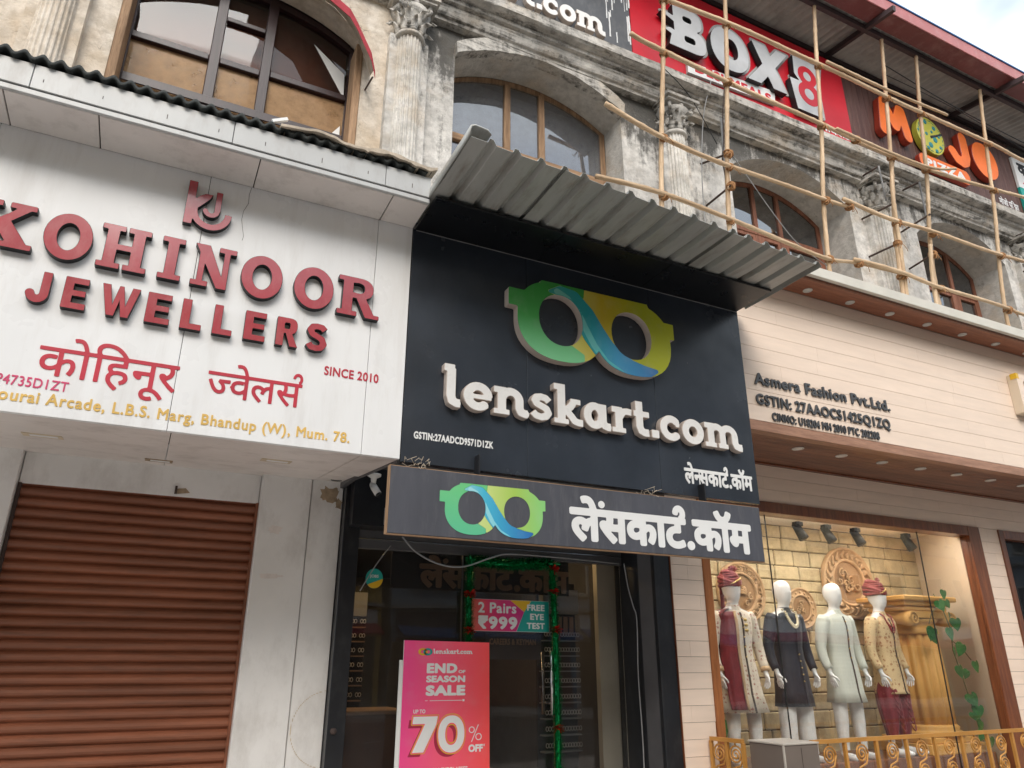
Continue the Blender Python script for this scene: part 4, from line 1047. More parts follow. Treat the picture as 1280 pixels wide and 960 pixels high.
# ------------------------------------------------------------------ jewellers shop
SY = 5.4
def jewellers():
    t = thing('shop_facade', 'white panelled jewellers shop front with plain pillars either side of the brown shutter', 'shop front', (.1, 7.3, 0))
    part(t, 'header_panel', MB().box(-1.044, .884, 7.26, 7.36, 3.03, 3.5, ch=.004), 'panel_wall')
    part(t, 'pillar_panel', MB().box(.889, 1.345, 7.15, 7.5, 0.1, 3.5, ch=.006), 'panel_wall')
    part(t, 'pillar_panel', MB().box(1.352, 1.655, 7.16, 7.5, 0.1, 3.5, ch=.006), 'panel_wall')
    part(t, 'pillar_panel', MB().box(-1.6, -1.05, 7.15, 7.5, 0.1, 3.5, ch=.006), 'panel_wall')
    part(t, 'pillar_panel', MB().box(-3.2, -1.63, 7.2, 7.5, 0.1, 3.5, ch=.006), 'panel_wall')
    part(t, 'seam', MB().box(1.3455, 1.3515, 7.2, 7.4, .1, 3.3), 'seam_dark')
    part(t, 'seam', MB().box(-1.63, -1.6, 7.22, 7.4, .1, 3.3), 'seam_dark')
    part(t, 'plinth', MB().box(-3.2, 1.66, 6.9, 7.5, -.1, .28), 'concrete')
    # things on the pillars: old tape marks, bare patch of lost paint, cable hole
    def patch(name, x, z, w, h, m, y=7.148, seed=0):
        r = random.Random(seed); n = 22; P = []
        for i in range(n):
            a = 2*PI*i/n; k = 1+r.uniform(-.28, .22); P.append((x+w*k*math.copysign(abs(math.cos(a))**.6, math.cos(a)), z+h*k*math.copysign(abs(math.sin(a))**.6, math.sin(a))))
        part(t, name, solid([P], y, .003), [m, m])
    patch('tape_mark', 1.05, 2.78, .06, .035, 'panel_soffit', seed=1); patch('tape_mark', 1.05, 2.36, .10, .02, 'panel_soffit', seed=2)
    patch('bare_patch', 1.53, 3.16, .085, .075, 'ochre_paint', 7.157, 3); patch('bare_patch', 1.62, 3.07, .03, .05, 'ochre_paint', 7.157, 8)
    mb = MB(); g = G(.9, 2.0, .6, 1.5, .01); g.u(np.abs(np.hypot(g.X-1.68, g.Z-1.08)-.31)-.004); g.keep(g.X-1.652)
    part(t, 'scored_circle', solid(g.loops(), 7.156, .003), ['tape_old', 'tape_old'])
    part(t, 'bracket', MB().box(.15, .17, 7.235, 7.26, 3.05, 3.12), 'iron_rod'); part(t, 'rust_stain', solid([[(.17, 3.05), (.28, 3.07), (.24, 3.11), (.17, 3.1)]], 7.257, .002), ['ochre_paint']*2)
    # roller shutter
    s = thing('roller_shutter', 'closed brown corrugated roller shutter under the jewellers sign', 'shutter', (-.08, 7.28, .3))
    prof = [(0, 0), (-.012, .006), (-.026, .018), (-.033, .036), (-.030, .054), (-.019, .066), (-.006, .073), (.0, .079), (-.006, .083), (0, .0865)]
    p2 = prof+[(.012, .0865), (.012, 0)]
    z = .32; base = None; k = 0
    while z < 3.02:
        if base is None:
            mb = MB(); mb.sweep_x([(7.30+a, z+b) for a, b in p2], -1.038, .885); base = part(s, 'slat', mb, 'shutter_brown'); z0 = z
        else:
            o = base.copy(); COL.objects.link(o); o.parent = s; o.location = (random.uniform(-.001, .001), random.uniform(-.002, .002), z-z0); o.name = 'slat'
        z += .087; k += 1
    part(s, 'guide_rail', MB().box(-1.046, -1.02, 7.24, 7.33, .3, 3.03), 'seam_dark'); part(s, 'guide_rail', MB().box(.866, .8875, 7.24, 7.33, .3, 3.03), 'shutter_brown')
    # sign board
    b = thing('shop_sign', 'white jewellers signboard with raised maroon KOHINOOR JEWELLERS letters and red Hindi lettering', 'sign', (0, SY, 3.1))
    sx = [-3.2, -1.40, .0, 1.36, 1.668]
    for a, c in zip(sx, sx[1:]): part(b, 'panel', MB().box(a+.0018, c-.0018, SY, SY+.04, 3.105, 5.20, ch=.003), 'panel_white')
    part(b, 'backing', MB().box(-3.2, 1.66, SY+.02, SY+.06, 3.12, 5.3), 'seam_dark')
    ux = [-3.2, -1.345, -.775, .317, 1.366, 1.668]; ux = [-3.2, -1.345, -.775, .317, 1.366, 1.668]
    for a, c in zip(ux, ux[1:]): part(b, 'soffit_panel', MB().box(a+.004, c-.004, 5.005, 5.397, 5.195, 5.215, ch=.003), 'panel_soffit')
    for a, c in zip([-3.2, -1.2, .1, 1.28], [-1.2, .1, 1.28, 1.668]): part(b, 'fascia', MB().box(a+.002, c-.002, 4.965, 5.0, 5.245, 5.44, ch=.003), 'panel_fascia')
    part(b, 'fascia_trim', MB().box(-3.2, 1.668, 4.975, 5.003, 5.197, 5.238, ch=.003), 'panel_fascia')
    r0 = random.Random(6)
    for i in range(12):
        x = -2.6+.37*i+r0.uniform(-.05, .05); part(b, 'rust_mark', MB().box(x, x+.005, 4.9635, 4.9655, 5.29+r0.uniform(-.01, .03), 5.335), 'seam_dark')
    part(b, 'fascia_end', MB().box(1.60, 1.668, 5.003, 5.9, 5.22, 5.44), 'frame_grey')
    # sloping underside back to the shop wall
    for a, c in zip([-3.2, -1.6, .03, 1.37], [-1.6, .03, 1.37, 1.66]):
        mb = MB(); mb.obox(((a+c)/2, 6.38, 3.218), ((c-a)/2-.003, 0, 0), (0, .95, .1), (0, -.0015, .012)); part(b, 'underside_panel', mb, 'panel_soffit')
    mb = MB(); mb.box(1.62, 1.668, 5.45, 7.3, 3.23, 3.34); mb.obox((1.668, 6.38, 3.22), (.006, 0, 0), (0, .93, .1), (0, -.003, .03)); part(b, 'side_edge', mb, 'frame_grey')
    for i, (x, y, w) in enumerate(((-.82, 6.24, .13), (-.02, 6.95, .11), (.853, 6.2, .12), (1.05, 6.9, .0))):
        if w: part(b, 'old_light_cutout', MB().obox((x, y, 3.203+.105*(y-6.38)), (w, 0, 0), (0, .07, .0074), (0, 0, .003)), 'tape_old' if i != 1 else 'ochre_paint'); part(b, 'old_light', MB().obox((x+.01, y-.01, 3.199+.105*(y-6.38)), (w*.7, 0, 0), (0, .032, .0034), (0, 0, .003)), 'panel_white')
    part(b, 'round_cutout', MB().lathe([(.055, 3.272), (.055, 3.284)], 1.547, 7.02, 16), 'frame_grey')
    chars = unit_letters(slab, [('K', -1.47, -1.034), ('O', -.987, -.686), ('H', -.645, -.322), ('I', -.247, -.09), ('N', -.024, .277), ('O', .323, .634), ('O', .721, 1.036), ('R', 1.07, 1.42)], 4.245, 4.597)
    put_letters(b, persp(chars, SY, SY-.055), SY-.055, .055, ('red_acrylic', 'black_side'), 'letter', bevel=.003)
    chars = unit_letters(sans, [('J', -1.005, -.868), ('E', -.79, -.643), ('W', -.565, -.322), ('E', -.272, -.11), ('L', -.04, .105), ('L', .18, .318), ('E', .40, .556), ('R', .633, .80), ('S', .86, 1.022)], 3.882, 4.12)
    put_letters(b, persp(chars, SY, SY-.05), SY-.05, .05, ('red_acrylic', 'black_side'), 'letter', bevel=.002)
    # monogram above the name
    g = G(-.25, .3, 4.6, 5.2, .006)
    g.u(g.seg((-.112, 4.745), (-.112, 5.125), .062, True)); g.u(g.arc(.045, 4.885, .125, .135, 105, 362, .052, True, 26)); g.u(g.poly([(-.1, 4.90), (-.02, 5.035), (.04, 5.04), (.02, 4.99), (-.05, 4.90)]))
    g2 = G(-.25, .3, 4.6, 5.2, .006); g2.u(g2.seg((.085, 4.90), (.085, 5.075), .046, True)); g2.u(g2.arc(.042, 4.90, .043, .045, -175, 0, .04, True))
    ch = [g.loops(), g2.loops()]
    put_letters(b, persp([[[(x*1.0, 4.905+(z-4.905)*1.0) for x, z in l] for l in c] for c in ch], SY, SY-.05), SY-.05, .05, ('red_acrylic', 'black_side'), 'monogram', bevel=.002)
    th = .004
    put_letters(b, fit(deva(['को', 'ि', 'ह', 'नू', 'र'], .008), -.84, .015, 3.30, 3.67), SY-th, th, 'print_red', 'hindi_lettering', True)
    put_letters(b, fit(deva([('ज', 'half'), 'वे', 'ल', ('स', 'reph')], .008), .205, .872, 3.40, 3.672), SY-th, th, 'print_red', 'hindi_lettering', True)
    put_letters(b, fit(text_loops('SINCE 2010', .022, .03), 1.022, 1.453, 3.70, 3.775), SY-th, th, 'print_red', 'lettering', True)
    put_letters(b, fit(text_loops('P4735D1ZT', .012, .03), -1.035, -.63, 3.285, 3.354), SY-th, th, 'print_pink', 'lettering', True)
    put_letters(b, fit(text_loops('Gourai Arcade, L.B.S. Marg, Bhandup (W), Mum. 78.', .022, .05), -1.075, 1.262, 3.155, 3.262), SY-th, th, 'print_gold', 'lettering', True)
    v = [(.306, 5.19), (.296, 5.12), (.30, 5.04), (.272, 4.96), (.268, 4.88), (.285, 4.80), (.30, 4.74), (.295, 4.70)]
    part(b, 'crack', MB().tube([(x, SY-.001, z) for x, z in v], .0014, 4), 'seam_dark')
    # corrugated sheet and torn tarpaulin on top
    mb = MB(); n = 30*12; vs = []; fs = []; xa, xb = -3.2, 1.66
    for i in range(n+1):
        x = xa+(xb-xa)*i/n; w = .022*math.sin(x*2*PI/.108); s_ = .006*mnoise.noise(Vector((x*3, 0, 0)))
        vs += [(x, 4.93+s_, 5.455+w), (x, 7.39, 5.85+w), (x, 7.39, 5.875+w), (x, 4.93+s_, 5.49+w)]
    for i in range(n):
        a = i*4; fs += [(a, a+1, a+5, a+4), (a+3, a+7, a+6, a+2), (a, a+4, a+7, a+3)]
    mb.add(vs, fs, 0, True); solo('corrugated_sheet', mb, 'asphalt_sheet', 'black wavy corrugated roofing sheet on top of the white jewellers sign', 'roofing sheet', (0, 4.93, 5.4))
    mb = MB(); n = 60; rings = []
    for i in range(n+1):
        x = .42+(1.70-.42)*i/n; q = Vector((x*6, 2, 5)); a = mnoise.noise(q); c = mnoise.noise(q*2.3+Vector((5, 1, 0)))
        zz = 5.505+.018*math.sin(x*11); wdt = .05+.05*abs(a)+(.02 if x > 1 else 0)
        rings.append([(x, 4.90+.02*c, zz-.012-(.045*abs(c) if x > 1.1 else 0)), (x, 4.90+.02*c, zz+.01), (x, 5.1+.05*a, zz+.05+.025*a), (x, 5.35, zz+.06+.03*c), (x, 5.6, zz+.10+.05*a), (x, 5.6, zz+.06)])
    mb.loft(rings, smooth=False); solo('torn_tarpaulin', mb, 'tarp', 'dirty crumpled tarpaulin strip lying on the end of the corrugated sheet', 'tarpaulin', (1, 5, 5.45))
    solo('stick', MB().obox((.415, 5.0, 5.60), (.055, 0, .03), (0, .012, 0), (-.006, 0, .011)), 'print_white', 'short white stick lying on the wavy roofing sheet', 'stick', (.42, 5.0, 5.55))
M('ochre_paint', (.36, .27, .18), .9, .25, 20)
M('tape_old', (.62, .52, .38), .7, .12, 10)
jewellers()

# ------------------------------------------------------------------ lenskart shop: boards and canopy
def lens_boards():
    b = thing('shop_sign', 'large black signboard with raised white lenskart.com letters and coloured glasses emblem', 'sign', (3.5, SY, 3.1))
    for a, c in ((1.674, 2.79), (2.79, 4.18), (4.18, 5.365)):
        part(b, 'panel', MB().box(a+.0015, c-.0015, SY+.004, SY+.05, 3.09, 5.2, ch=.002), 'acp_black')
    part(b, 'backing', MB().box(1.70, 5.34, SY+.03, SY+.12, 3.1, 5.3), 'frame_black')
    part(b, 'seam_line', MB().box(1.70, 5.36, SY-.002, SY+.003, 5.186, 5.192), 'cable_grey')
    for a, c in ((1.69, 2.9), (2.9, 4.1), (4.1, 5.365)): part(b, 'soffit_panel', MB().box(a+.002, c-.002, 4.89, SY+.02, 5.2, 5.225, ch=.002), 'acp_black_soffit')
    Yf = SY-.085
    k = Yf/SY
    glasses(b, 3.535*k, 1.6+(4.605-1.6)*k, 1.0*k, .985*k, Yf, .003, .085, 'letter_side', 'big')
    ch = lens_word('lenskart.com', 2.01, 5.225, 3.605, .252, .035)
    yl = SY-.07
    put_letters(b, persp(ch, SY, yl), yl, .07, ('letter_white', 'letter_side'), 'letter', bevel=.004)
    put_letters(b, fit(text_loops('GSTIN:27AADCD9571D1ZK', .036, .045), 1.772, 2.467, 3.288, 3.35), SY, .004, 'print_white', 'lettering', True)
    put_letters(b, fit(deva(['ले', ('न', 'half'), 'स', 'का', ('ट', 'reph'), '.', 'कॉ', 'म'], .034), 4.455, 5.295, 3.205, 3.42), SY, .004, 'print_white', 'hindi_lettering', True)
    s = thing('shop_sign', 'small grey signboard with flat Hindi lettering and glasses emblem hung below the black board', 'sign', (3.4, 5.25, 2.5))
    part(s, 'board', MB().box(1.555, 5.19, 5.25, 5.30, 2.505, 3.01, ch=.003), 'sign_vinyl')
    part(s, 'frame_edge', MB().box(1.548, 1.5545, 5.248, 5.305, 2.50, 3.015), 'wood_old'); part(s, 'frame_edge', MB().box(1.555, 5.19, 5.256, 5.30, 3.0105, 3.016), 'wood_old_h')
    part(s, 'frame_edge', MB().box(1.555, 5.19, 5.256, 5.30, 2.497, 2.5045), 'wood_old_h')
    part(s, 'hanger', MB().box(2.3, 2.312, 5.31, 5.40, 2.6, 3.2).box(4.6, 4.612, 5.31, 5.40, 2.6, 3.2), 'frame_black')
    glasses(s, 2.411, 2.738, .493, .49, 5.2485, .0015, 0, 'letter_side', 'small')
    put_letters(s, fit(deva([('ले', 'dot'), 'स', 'का', ('ट', 'reph'), '.', 'कॉ', 'म'], .046), 3.095, 5.055, 2.555, 2.945), 5.2465, .003, 'print_white', 'hindi_letter', False)
    # debris caught above the small board
    mb = MB(); r = random.Random(3)
    for cx, cz, n in ((1.75, 3.05, 26), (3.9, 3.035, 14)):
        for i in range(n):
            a = r.uniform(-1.2, 1.2); L = r.uniform(.03, .09); x = cx+r.uniform(-.09, .12); z = cz+r.uniform(-.05, .03)
            mb.tube([(x, 5.235+r.uniform(-.01, .06), z), (x+L*math.sin(a), 5.235+r.uniform(-.02, .05), z+L*math.cos(a)*.5)], .0025, 4)
    solo('dry_twigs', mb, 'tarp', 'dry nest twigs caught on the top edge of the small grey signboard', 'twigs', (1.75, 5.24, 3.0), kind='stuff')
    # corrugated metal canopy
    c = thing('metal_canopy', 'grey corrugated metal sheet canopy projecting over the black lenskart board', 'canopy', (3.5, 4.9, 5.24))
    def sheet(xa, xb, yf0, yf1, dz, ribs):
        pitch = (xb-xa)/ribs; prof = []
        for i in range(ribs):
            x = xa+i*pitch
            prof += [(x, 0), (x+pitch*.60, 0), (x+pitch*.60+.012, .008), (x+pitch*.72, .045), (x+pitch*.86, .045), (x+pitch*.98, .002)]
        prof.append((xb, 0)); mb = MB(); rows = 12; rings = []
        for j in range(rows+1):
            r_ = []
            for x, z in prof:
                t = (x-xa)/(xb-xa); yf = yf0+(yf1-yf0)*t; y = 5.38+(yf-5.38)*j/rows
                q = .006*mnoise.noise(Vector((x*2.5, y*3, dz*9)))
                r_.append((x+.002*math.sin(j), y+(.012*mnoise.noise(Vector((x*7, 3, 1))) if j == rows else 0), 5.236+dz+z+q+.012*(1-j/rows)))
            rings.append(r_)
        n = len(prof); vs = [p for r_ in rings for p in r_]; fs = [(i*n+k, (i+1)*n+k, (i+1)*n+k+1, i*n+k+1) for i in range(rows) for k in range(n-1)]
        m = len(vs); vs += [(x, y, z+.003) for x, y, z in vs]; fs += [tuple(v+m for v in f[::-1]) for f in fs]
        for k in range(n-1): a = rows*n+k; fs.append((a, a+m, a+m+1, a+1))
        mb.add(vs, fs); return mb
    part(c, 'corrugated_sheet', sheet(1.675, 2.55, 4.11, 4.17, .006, 4), 'galvanised')
    part(c, 'corrugated_sheet', sheet(2.50, 4.35, 4.15, 4.26, .0, 8), 'galvanised')
    part(c, 'corrugated_sheet', sheet(4.30, 5.47, 4.25, 4.33, -.008, 5), 'galvanised')
    mb = MB(); mb.loft([[(1.655, y, 5.245), (1.66, y, 5.33), (1.70, y, 5.35), (1.80, y, 5.34), (1.83, y, 5.30), (1.80, y, 5.325), (1.70, y, 5.335), (1.672, y, 5.32), (1.668, y, 5.245)] for y in (4.09, 4.5, 5.0, 5.38)], smooth=True)
    part(c, 'edge_flashing', mb, 'galvanised')
    for x in (2.1, 3.3, 4.6): part(c, 'bracket', MB().obox((x, 4.9, 5.32), (.012, 0, 0), (0, .5, 0), (0, 0, .012)), 'iron_rod')
lens_boards()
# ------------------------------------------------------------------ glass shop front below the boards
mat_gradient('poster_pink', 0, 2.2, 3.15, [(0, lin(240, 70, 150)), (.45, lin(250, 95, 130)), (1, lin(250, 85, 85))], .35)
mat_gradient('promo_pink', 0, 3.0, 3.6, [(0, lin(235, 110, 70)), (.4, lin(225, 60, 110)), (1, lin(205, 45, 130))], .35)
M('promo_teal', lin(35, 160, 150), .35, .05); M('promo_yellow', lin(225, 180, 40), .35, .05); M('shadow_pink', lin(170, 40, 70), .4, .05)
def eyeshop():
    GY = 7.15
    t = thing('glass_shopfront', 'dark glass shop front with framed door under the small grey signboard', 'shop front', (3.3, GY, 0))
    part(t, 'jamb_panel', MB().box(1.66, 1.82, 7.05, 7.25, .1, 3.4, ch=.004), 'frame_black')
    part(t, 'jamb_panel', MB().box(4.85, 5.052, 6.50, 6.56, .1, 3.2, ch=.004), 'frame_black')
    part(t, 'return_panel', MB().box(4.855, 4.90, 6.562, 6.80, .1, 3.2), 'frame_grey')
    part(t, 'return_panel', MB().box(4.86, 4.90, 6.804, 7.25, .1, 3.2), 'frame_black')
    part(t, 'edge_trim', MB().box(5.054, 5.062, 6.485, 6.53, .1, 2.95), 'wood_frame')
    part(t, 'transom_panel', MB().box(1.824, 4.853, 7.10, 7.17, 2.66, 2.84, ch=.004), 'frame_grey')
    part(t, 'header_box', MB().box(1.70, 4.853, 6.9, 7.2, 2.844, 3.4), 'frame_black')
    part(t, 'transom_trim', MB().box(1.824, 4.853, 7.09, 7.099, 2.745, 2.753), 'steel')
    for a, b, lb in ((1.824, 2.93, None), (2.945, 3.985, 'swinging glass door'), (4.012, 4.853, None)):
        part(t, 'glass_pane' if not lb else 'glass_door', MB().box(a, b, GY, GY+.012, .3, 2.658), 'glass_door', lb)
    part(t, 'mullion', MB().box(3.987, 4.010, 7.11, 7.19, .15, 2.658), 'interior_tan'); part(t, 'floor_rail', MB().box(1.824, 4.853, 7.1, 7.2, .12, .298), 'frame_black')
    part(t, 'mullion', MB().box(2.932, 2.943, 7.14, 7.17, .3, 2.658), 'frame_grey')
    h = part(t, 'door_handle', MB().tube([(3.905, 7.06, 1.14), (3.905, 7.06, 1.74)], .018, 10).tube([(3.905, 7.06, 1.25), (3.905, 7.15, 1.25)], .011, 8).tube([(3.905, 7.06, 1.62), (3.905, 7.15, 1.62)], .011, 8), 'steel')
    part(t, 'door_handle', MB().tube([(3.905, 7.25, 1.14), (3.905, 7.25, 1.74)], .018, 10).tube([(3.905, 7.162, 1.25), (3.905, 7.25, 1.25)], .011, 8), 'steel')
    part(t, 'bare_cutout', MB().lathe([(.034, 0), (.034, .012), (.02, .016)], 0, 0, 12) if False else MB().sphere((1.715, 7.045, 1.065), (.03, .02, .03), 10, 6), 'seam_dark')
    part(t, 'conduit_stub', MB().tube([(2.02, 6.88, 2.86), (2.02, 6.88, 3.02)], .02, 8), 'cable_grey')
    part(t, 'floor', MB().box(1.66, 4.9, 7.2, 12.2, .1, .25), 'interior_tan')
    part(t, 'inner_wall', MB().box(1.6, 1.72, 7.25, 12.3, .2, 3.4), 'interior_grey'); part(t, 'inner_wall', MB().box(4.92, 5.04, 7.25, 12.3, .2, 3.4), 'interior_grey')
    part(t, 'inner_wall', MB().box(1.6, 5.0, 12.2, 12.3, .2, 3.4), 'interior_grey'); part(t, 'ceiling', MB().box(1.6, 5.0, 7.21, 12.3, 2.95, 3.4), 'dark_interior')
    part(t, 'cream_side_panel', MB().box(4.64, 4.88, 7.30, 7.38, .25, 2.9), 'cream_inner')
    for x, y, lb in ((2.25, 8.3, 'warm ceiling light nearest the round sticker inside the eyewear shop'), (2.62, 8.3, 'warm ceiling light right of the two at the left inside the eyewear shop'), (2.1, 9.3, 'warm ceiling light deep at the left wall inside the eyewear shop'), (3.1, 9.4, 'warm ceiling light above the offer board inside the eyewear shop'), (3.9, 9.6, 'warm ceiling light behind the right garland strand inside the eyewear shop'), (3.5, 8.6, 'warm ceiling light in the middle of the door inside the eyewear shop'), (4.35, 7.75, 'added warm lamp just behind the right glass pane inside the eyewear shop'), (4.3, 9.0, 'warm ceiling light over the right display rack inside the eyewear shop')):  # the lamp behind the right pane is added to brighten the cream panel
        d = solo('ceiling_downlight', MB().lathe([(.07, 2.944), (.07, 2.93), (.05, 2.928)], x, y, 14), 'warm_lamp', lb, 'ceiling light', (x, y, 2.94), 'ceiling lights inside the eyewear shop')
    # hanging letters inside
    b = thing('inner_sign', 'dim Hindi lettering on the bulkhead behind the glass of the eyewear shop', 'sign', (3.3, 7.5, 2.5))
    part(b, 'board', MB().box(2.3, 4.4, 7.52, 7.55, 2.34, 2.72), 'dark_interior')
    put_letters(b, fit(deva([('ले', 'dot'), 'स', 'का', ('ट', 'reph'), '.', 'कॉ', 'म'], .046, .026), 2.60, 4.40, 2.36, 2.70), 7.51, .012, 'interior_tan', 'hindi_lettering', True)
    # eyewear wall
    for xa, xb, yy, lb, cols, rows in ((4.10, 4.60, 7.62, 'backlit eyewear display rack behind the right glass pane', 6, 8), (1.85, 2.5, 9.0, 'eyewear display rack with warm lit shelves in the left depth of the shop', 3, 9)):
        r = thing('display_rack', lb, 'display rack', ((xa+xb)/2, yy, .3))
        part(r, 'back_board', MB().box(xa, xb, yy+.12, yy+.15, .3, 2.5), 'dark_interior')
        part(r, 'header', MB().box(xa+.02, xb-.02, yy, yy+.11, 2.15, 2.42), 'cable_grey')
        mb = MB()
        for i in range(5): mb.box(xa+.05+i*.075, xa+.10+i*.075, yy-.012, yy-.001, 1.93, 2.12)
        part(r, 'picture_cards', mb, 'interior_tan', kind='stuff')
        for j in range(rows):
            z = .75+j*.16
            part(r, 'shelf', MB().box(xa+.02, xb-.02, yy, yy+.115, z-.012, z), 'interior_tan' if cols == 3 else 'cable_grey')
            mb = MB()
            for i in range(cols*2):
                x = xa+.06+(xb-xa-.12)*i/(cols*2-1)
                for s_ in (-.017, .017): mb.tube([(x+s_+.016*math.cos(a*PI/4), yy-.01, z+.06+.022*math.sin(a*PI/4)) for a in range(9)], .0045, 4, caps=False)
            part(r, 'eyeglasses', mb, 'lamp_trim', kind='stuff')
    mb = MB(); mb.box(1.9, 2.3, 7.6, 8.4, .25, 1.25); c = thing('counter', 'brown wooden counter low in the left of the eyewear shop', 'counter', (2.1, 8, .25)); part(c, 'cabinet', MB().box(1.85, 2.55, 7.7, 8.3, .25, 1.15), 'interior_wood'); part(c, 'worktop', MB().box(1.82, 2.6, 7.66, 8.33, 1.151, 1.19, ch=.006), 'interior_tan')
    d = thing('hanging_tag', 'small red square tag hanging at the right display rack', 'tag', (4.26, 7.6, 1.9)); part(d, 'card', MB().box(4.22, 4.32, 7.6, 7.606, 1.86, 1.99), 'tinsel_red'); part(d, 'string', MB().tube([(4.27, 7.603, 1.99), (4.27, 7.603, 2.2)], .003, 4), 'letter_white')
    put_letters(d, fit(text_loops('70', .03), 4.24, 4.30, 1.895, 1.95), 7.5995, .001, 'print_white', 'lettering', True)
    k = thing('round_sticker', 'round teal and yellow sticker on the left glass pane', 'sticker', (2.02, 7.14, 2.38))
    g = G(1.9, 2.15, 2.25, 2.52, .008); g.u(g.ell(2.02, 2.385, .085, .092)); part(k, 'disc', solid(g.loops(), 7.144, .004), ['promo_teal']*2)
    g.keep(g.Z-2.352-(g.X-2.02)*.4); part(k, 'yellow_band', solid(g.loops(), 7.142, .002), ['promo_yellow']*2)
    put_letters(k, fit(text_loops('JOBS', .02), 1.975, 2.06, 2.385, 2.42), 7.141, .001, 'print_white', 'lettering', True)
    # offer board on the door
    p = thing('offer_sign', 'pink and teal 2 Pairs 999 FREE EYE TEST board on the glass door', 'sign', (3.45, 7.12, 2.1))
    part(p, 'board', MB().box(2.985, 3.915, 7.115, 7.125, 1.925, 2.235), 'print_white')
    part(p, 'pink_field', solid([[(2.99, 1.928), (3.53, 1.928), (3.62, 2.12), (3.46, 2.232), (2.99, 2.232)]], 7.113, .002), ['promo_pink']*2)
    part(p, 'yellow_field', solid([[(3.462, 2.232), (3.70, 2.232), (3.623, 2.122)]], 7.1125, .002), ['promo_yellow']*2)
    part(p, 'teal_field', solid([[(3.534, 1.928), (3.912, 1.928), (3.912, 2.232), (3.705, 2.232), (3.622, 2.12)]], 7.112, .002), ['promo_teal']*2)
    put_letters(p, fit(text_loops('2 Pairs', .028, .03, join=False), 3.10, 3.53, 2.10, 2.205), 7.1095, .002, 'print_white', 'letter')
    put_letters(p, fit(text_loops('₹999', .045, .07, join=False), 3.10, 3.54, 1.945, 2.075), 7.1095, .002, 'print_white', 'letter')
    for s_, x0, x1, z in (('FREE', 3.655, 3.86, 2.135), ('EYE', 3.69, 3.85, 2.045), ('TEST', 3.65, 3.86, 1.955)):
        put_letters(p, fit(text_loops(s_, .04, .04), x0, x1, z, z+.062), 7.1095, .002, 'print_white', 'lettering', True)
    # notice and bank-like card behind the door glass
    n = thing('notice_sheet', 'pale notice sheet with dark heading behind the glass door', 'notice', (3.6, 7.2, 1.8)); part(n, 'sheet', MB().box(3.22, 3.86, 7.2, 7.205, 1.66, 1.91), 'interior_grey')
    put_letters(n, fit(text_loops('CAREERS & KEYMAN', .03, .02), 3.27, 3.80, 1.80, 1.86), 7.198, .002, 'interior_tan', 'lettering', True)
    # sale standee
    s = thing('sale_standee', 'tall pink and red END OF SEASON SALE poster board standing at the shop glass', 'poster', (2.73, 6.95, .13))
    part(s, 'board', solid([[(2.30, .2), (3.18, .2), (3.155, 1.812), (2.29, 1.822)]], 6.95, .02), ['poster_pink', 'print_white'])
    part(s, 'backing_board', MB().box(2.262, 2.30, 6.975, 6.985, .2, 1.65), 'print_white')
    part(s, 'foot', MB().box(2.35, 3.1, 6.85, 7.05, .13, .199, ch=.01), 'frame_grey'); part(s, 'back_strut', MB().obox((2.73, 7.02, .9), (.03, 0, 0), (0, .035, -.75), (0, .006, .0)), 'frame_grey')
    y = 6.9495; W = 'print_white'
    def tx(str_, x0, x1, z0, z1, bold, sp=.02, m=W, yy=y):
        big = str_ in ('END', 'SALE'); put_letters(s, fit(text_loops(str_, bold, sp+.03*big, join=not big), x0, x1, z0, z1), yy-.002, .002, m, 'letter' if big else 'lettering', not big)
    put_letters(s, lens_word('lenskart.com', 2.579, 2.978, 1.705, .030, .03), y-.002, .002, W, 'lettering', True)
    for cx, m in ((2.475, 'promo_yellow'), (2.525, 'promo_teal')):
        g = G(cx-.06, cx+.06, 1.68, 1.77, .004); g.u(np.abs(g.ell(cx, 1.722, .034, .024))-.008); part(s, 'emblem', solid(g.loops(), y-.002, .002), [m, m])
    tx('END', 2.52, 2.825, 1.535, 1.622, .06); tx('OF', 2.838, 2.908, 1.535, 1.563, .04); tx('SEASON', 2.518, 2.908, 1.455, 1.515, .055); tx('SALE', 2.518, 2.912, 1.34, 1.432, .065)
    part(s, 'rule', MB().box(2.515, 2.54, y-.002, y, 1.298, 1.302).box(2.56, 2.88, y-.002, y, 1.297, 1.302).box(2.885, 2.905, y-.002, y, 1.29, 1.308), W)
    tx('UP TO', 2.407, 2.522, 1.195, 1.228, .03, .04)
    def dig(off, m, yy, dx=0, dz=0):
        g = G(2.33, 3.0, .80, 1.25, .006); g.u(g.poly([(2.408, 1.172), (2.648, 1.172), (2.635, 1.10), (2.518, .872), (2.405, .872), (2.52, 1.105), (2.40, 1.105)]))
        g2 = G(2.33, 3.0, .80, 1.25, .006); g2.u(g2.ell(2.782, 1.018, .132, .158, 2.2)); g2.cut(g2.ell(2.782, 1.018, .058, .088, 2.2))
        put_letters(s, [[[(a+dx, b+dz) for a, b in l] for l in q.loops(off)] for q in (g, g2)], yy, .001, m, 'numeral', True)
    dig(.0, 'shadow_pink', y-.0008, -.035, -.03); dig(.010, 'promo_yellow', y-.0016); dig(.004, 'poster_pink', y-.0022); dig(-.003, W, y-.003)
    g = G(2.93, 3.15, .9, 1.12, .004); g.u(np.abs(g.ell(2.985, 1.045, .026, .024))-.0035); g.u(np.abs(g.ell(3.055, .985, .028, .026))-.0035); g.u(g.seg((2.985, .945), (3.05, 1.085), .007)); part(s, 'percent_mark', solid(g.loops(), y-.002, .002), [W, W])
    tx('OFF', 2.955, 3.10, .858, .922, .05); tx('*', 3.105, 3.12, .90, .925, .01); tx('ON EYEGLASSES', 2.60, 2.95, .70, .745, .02)
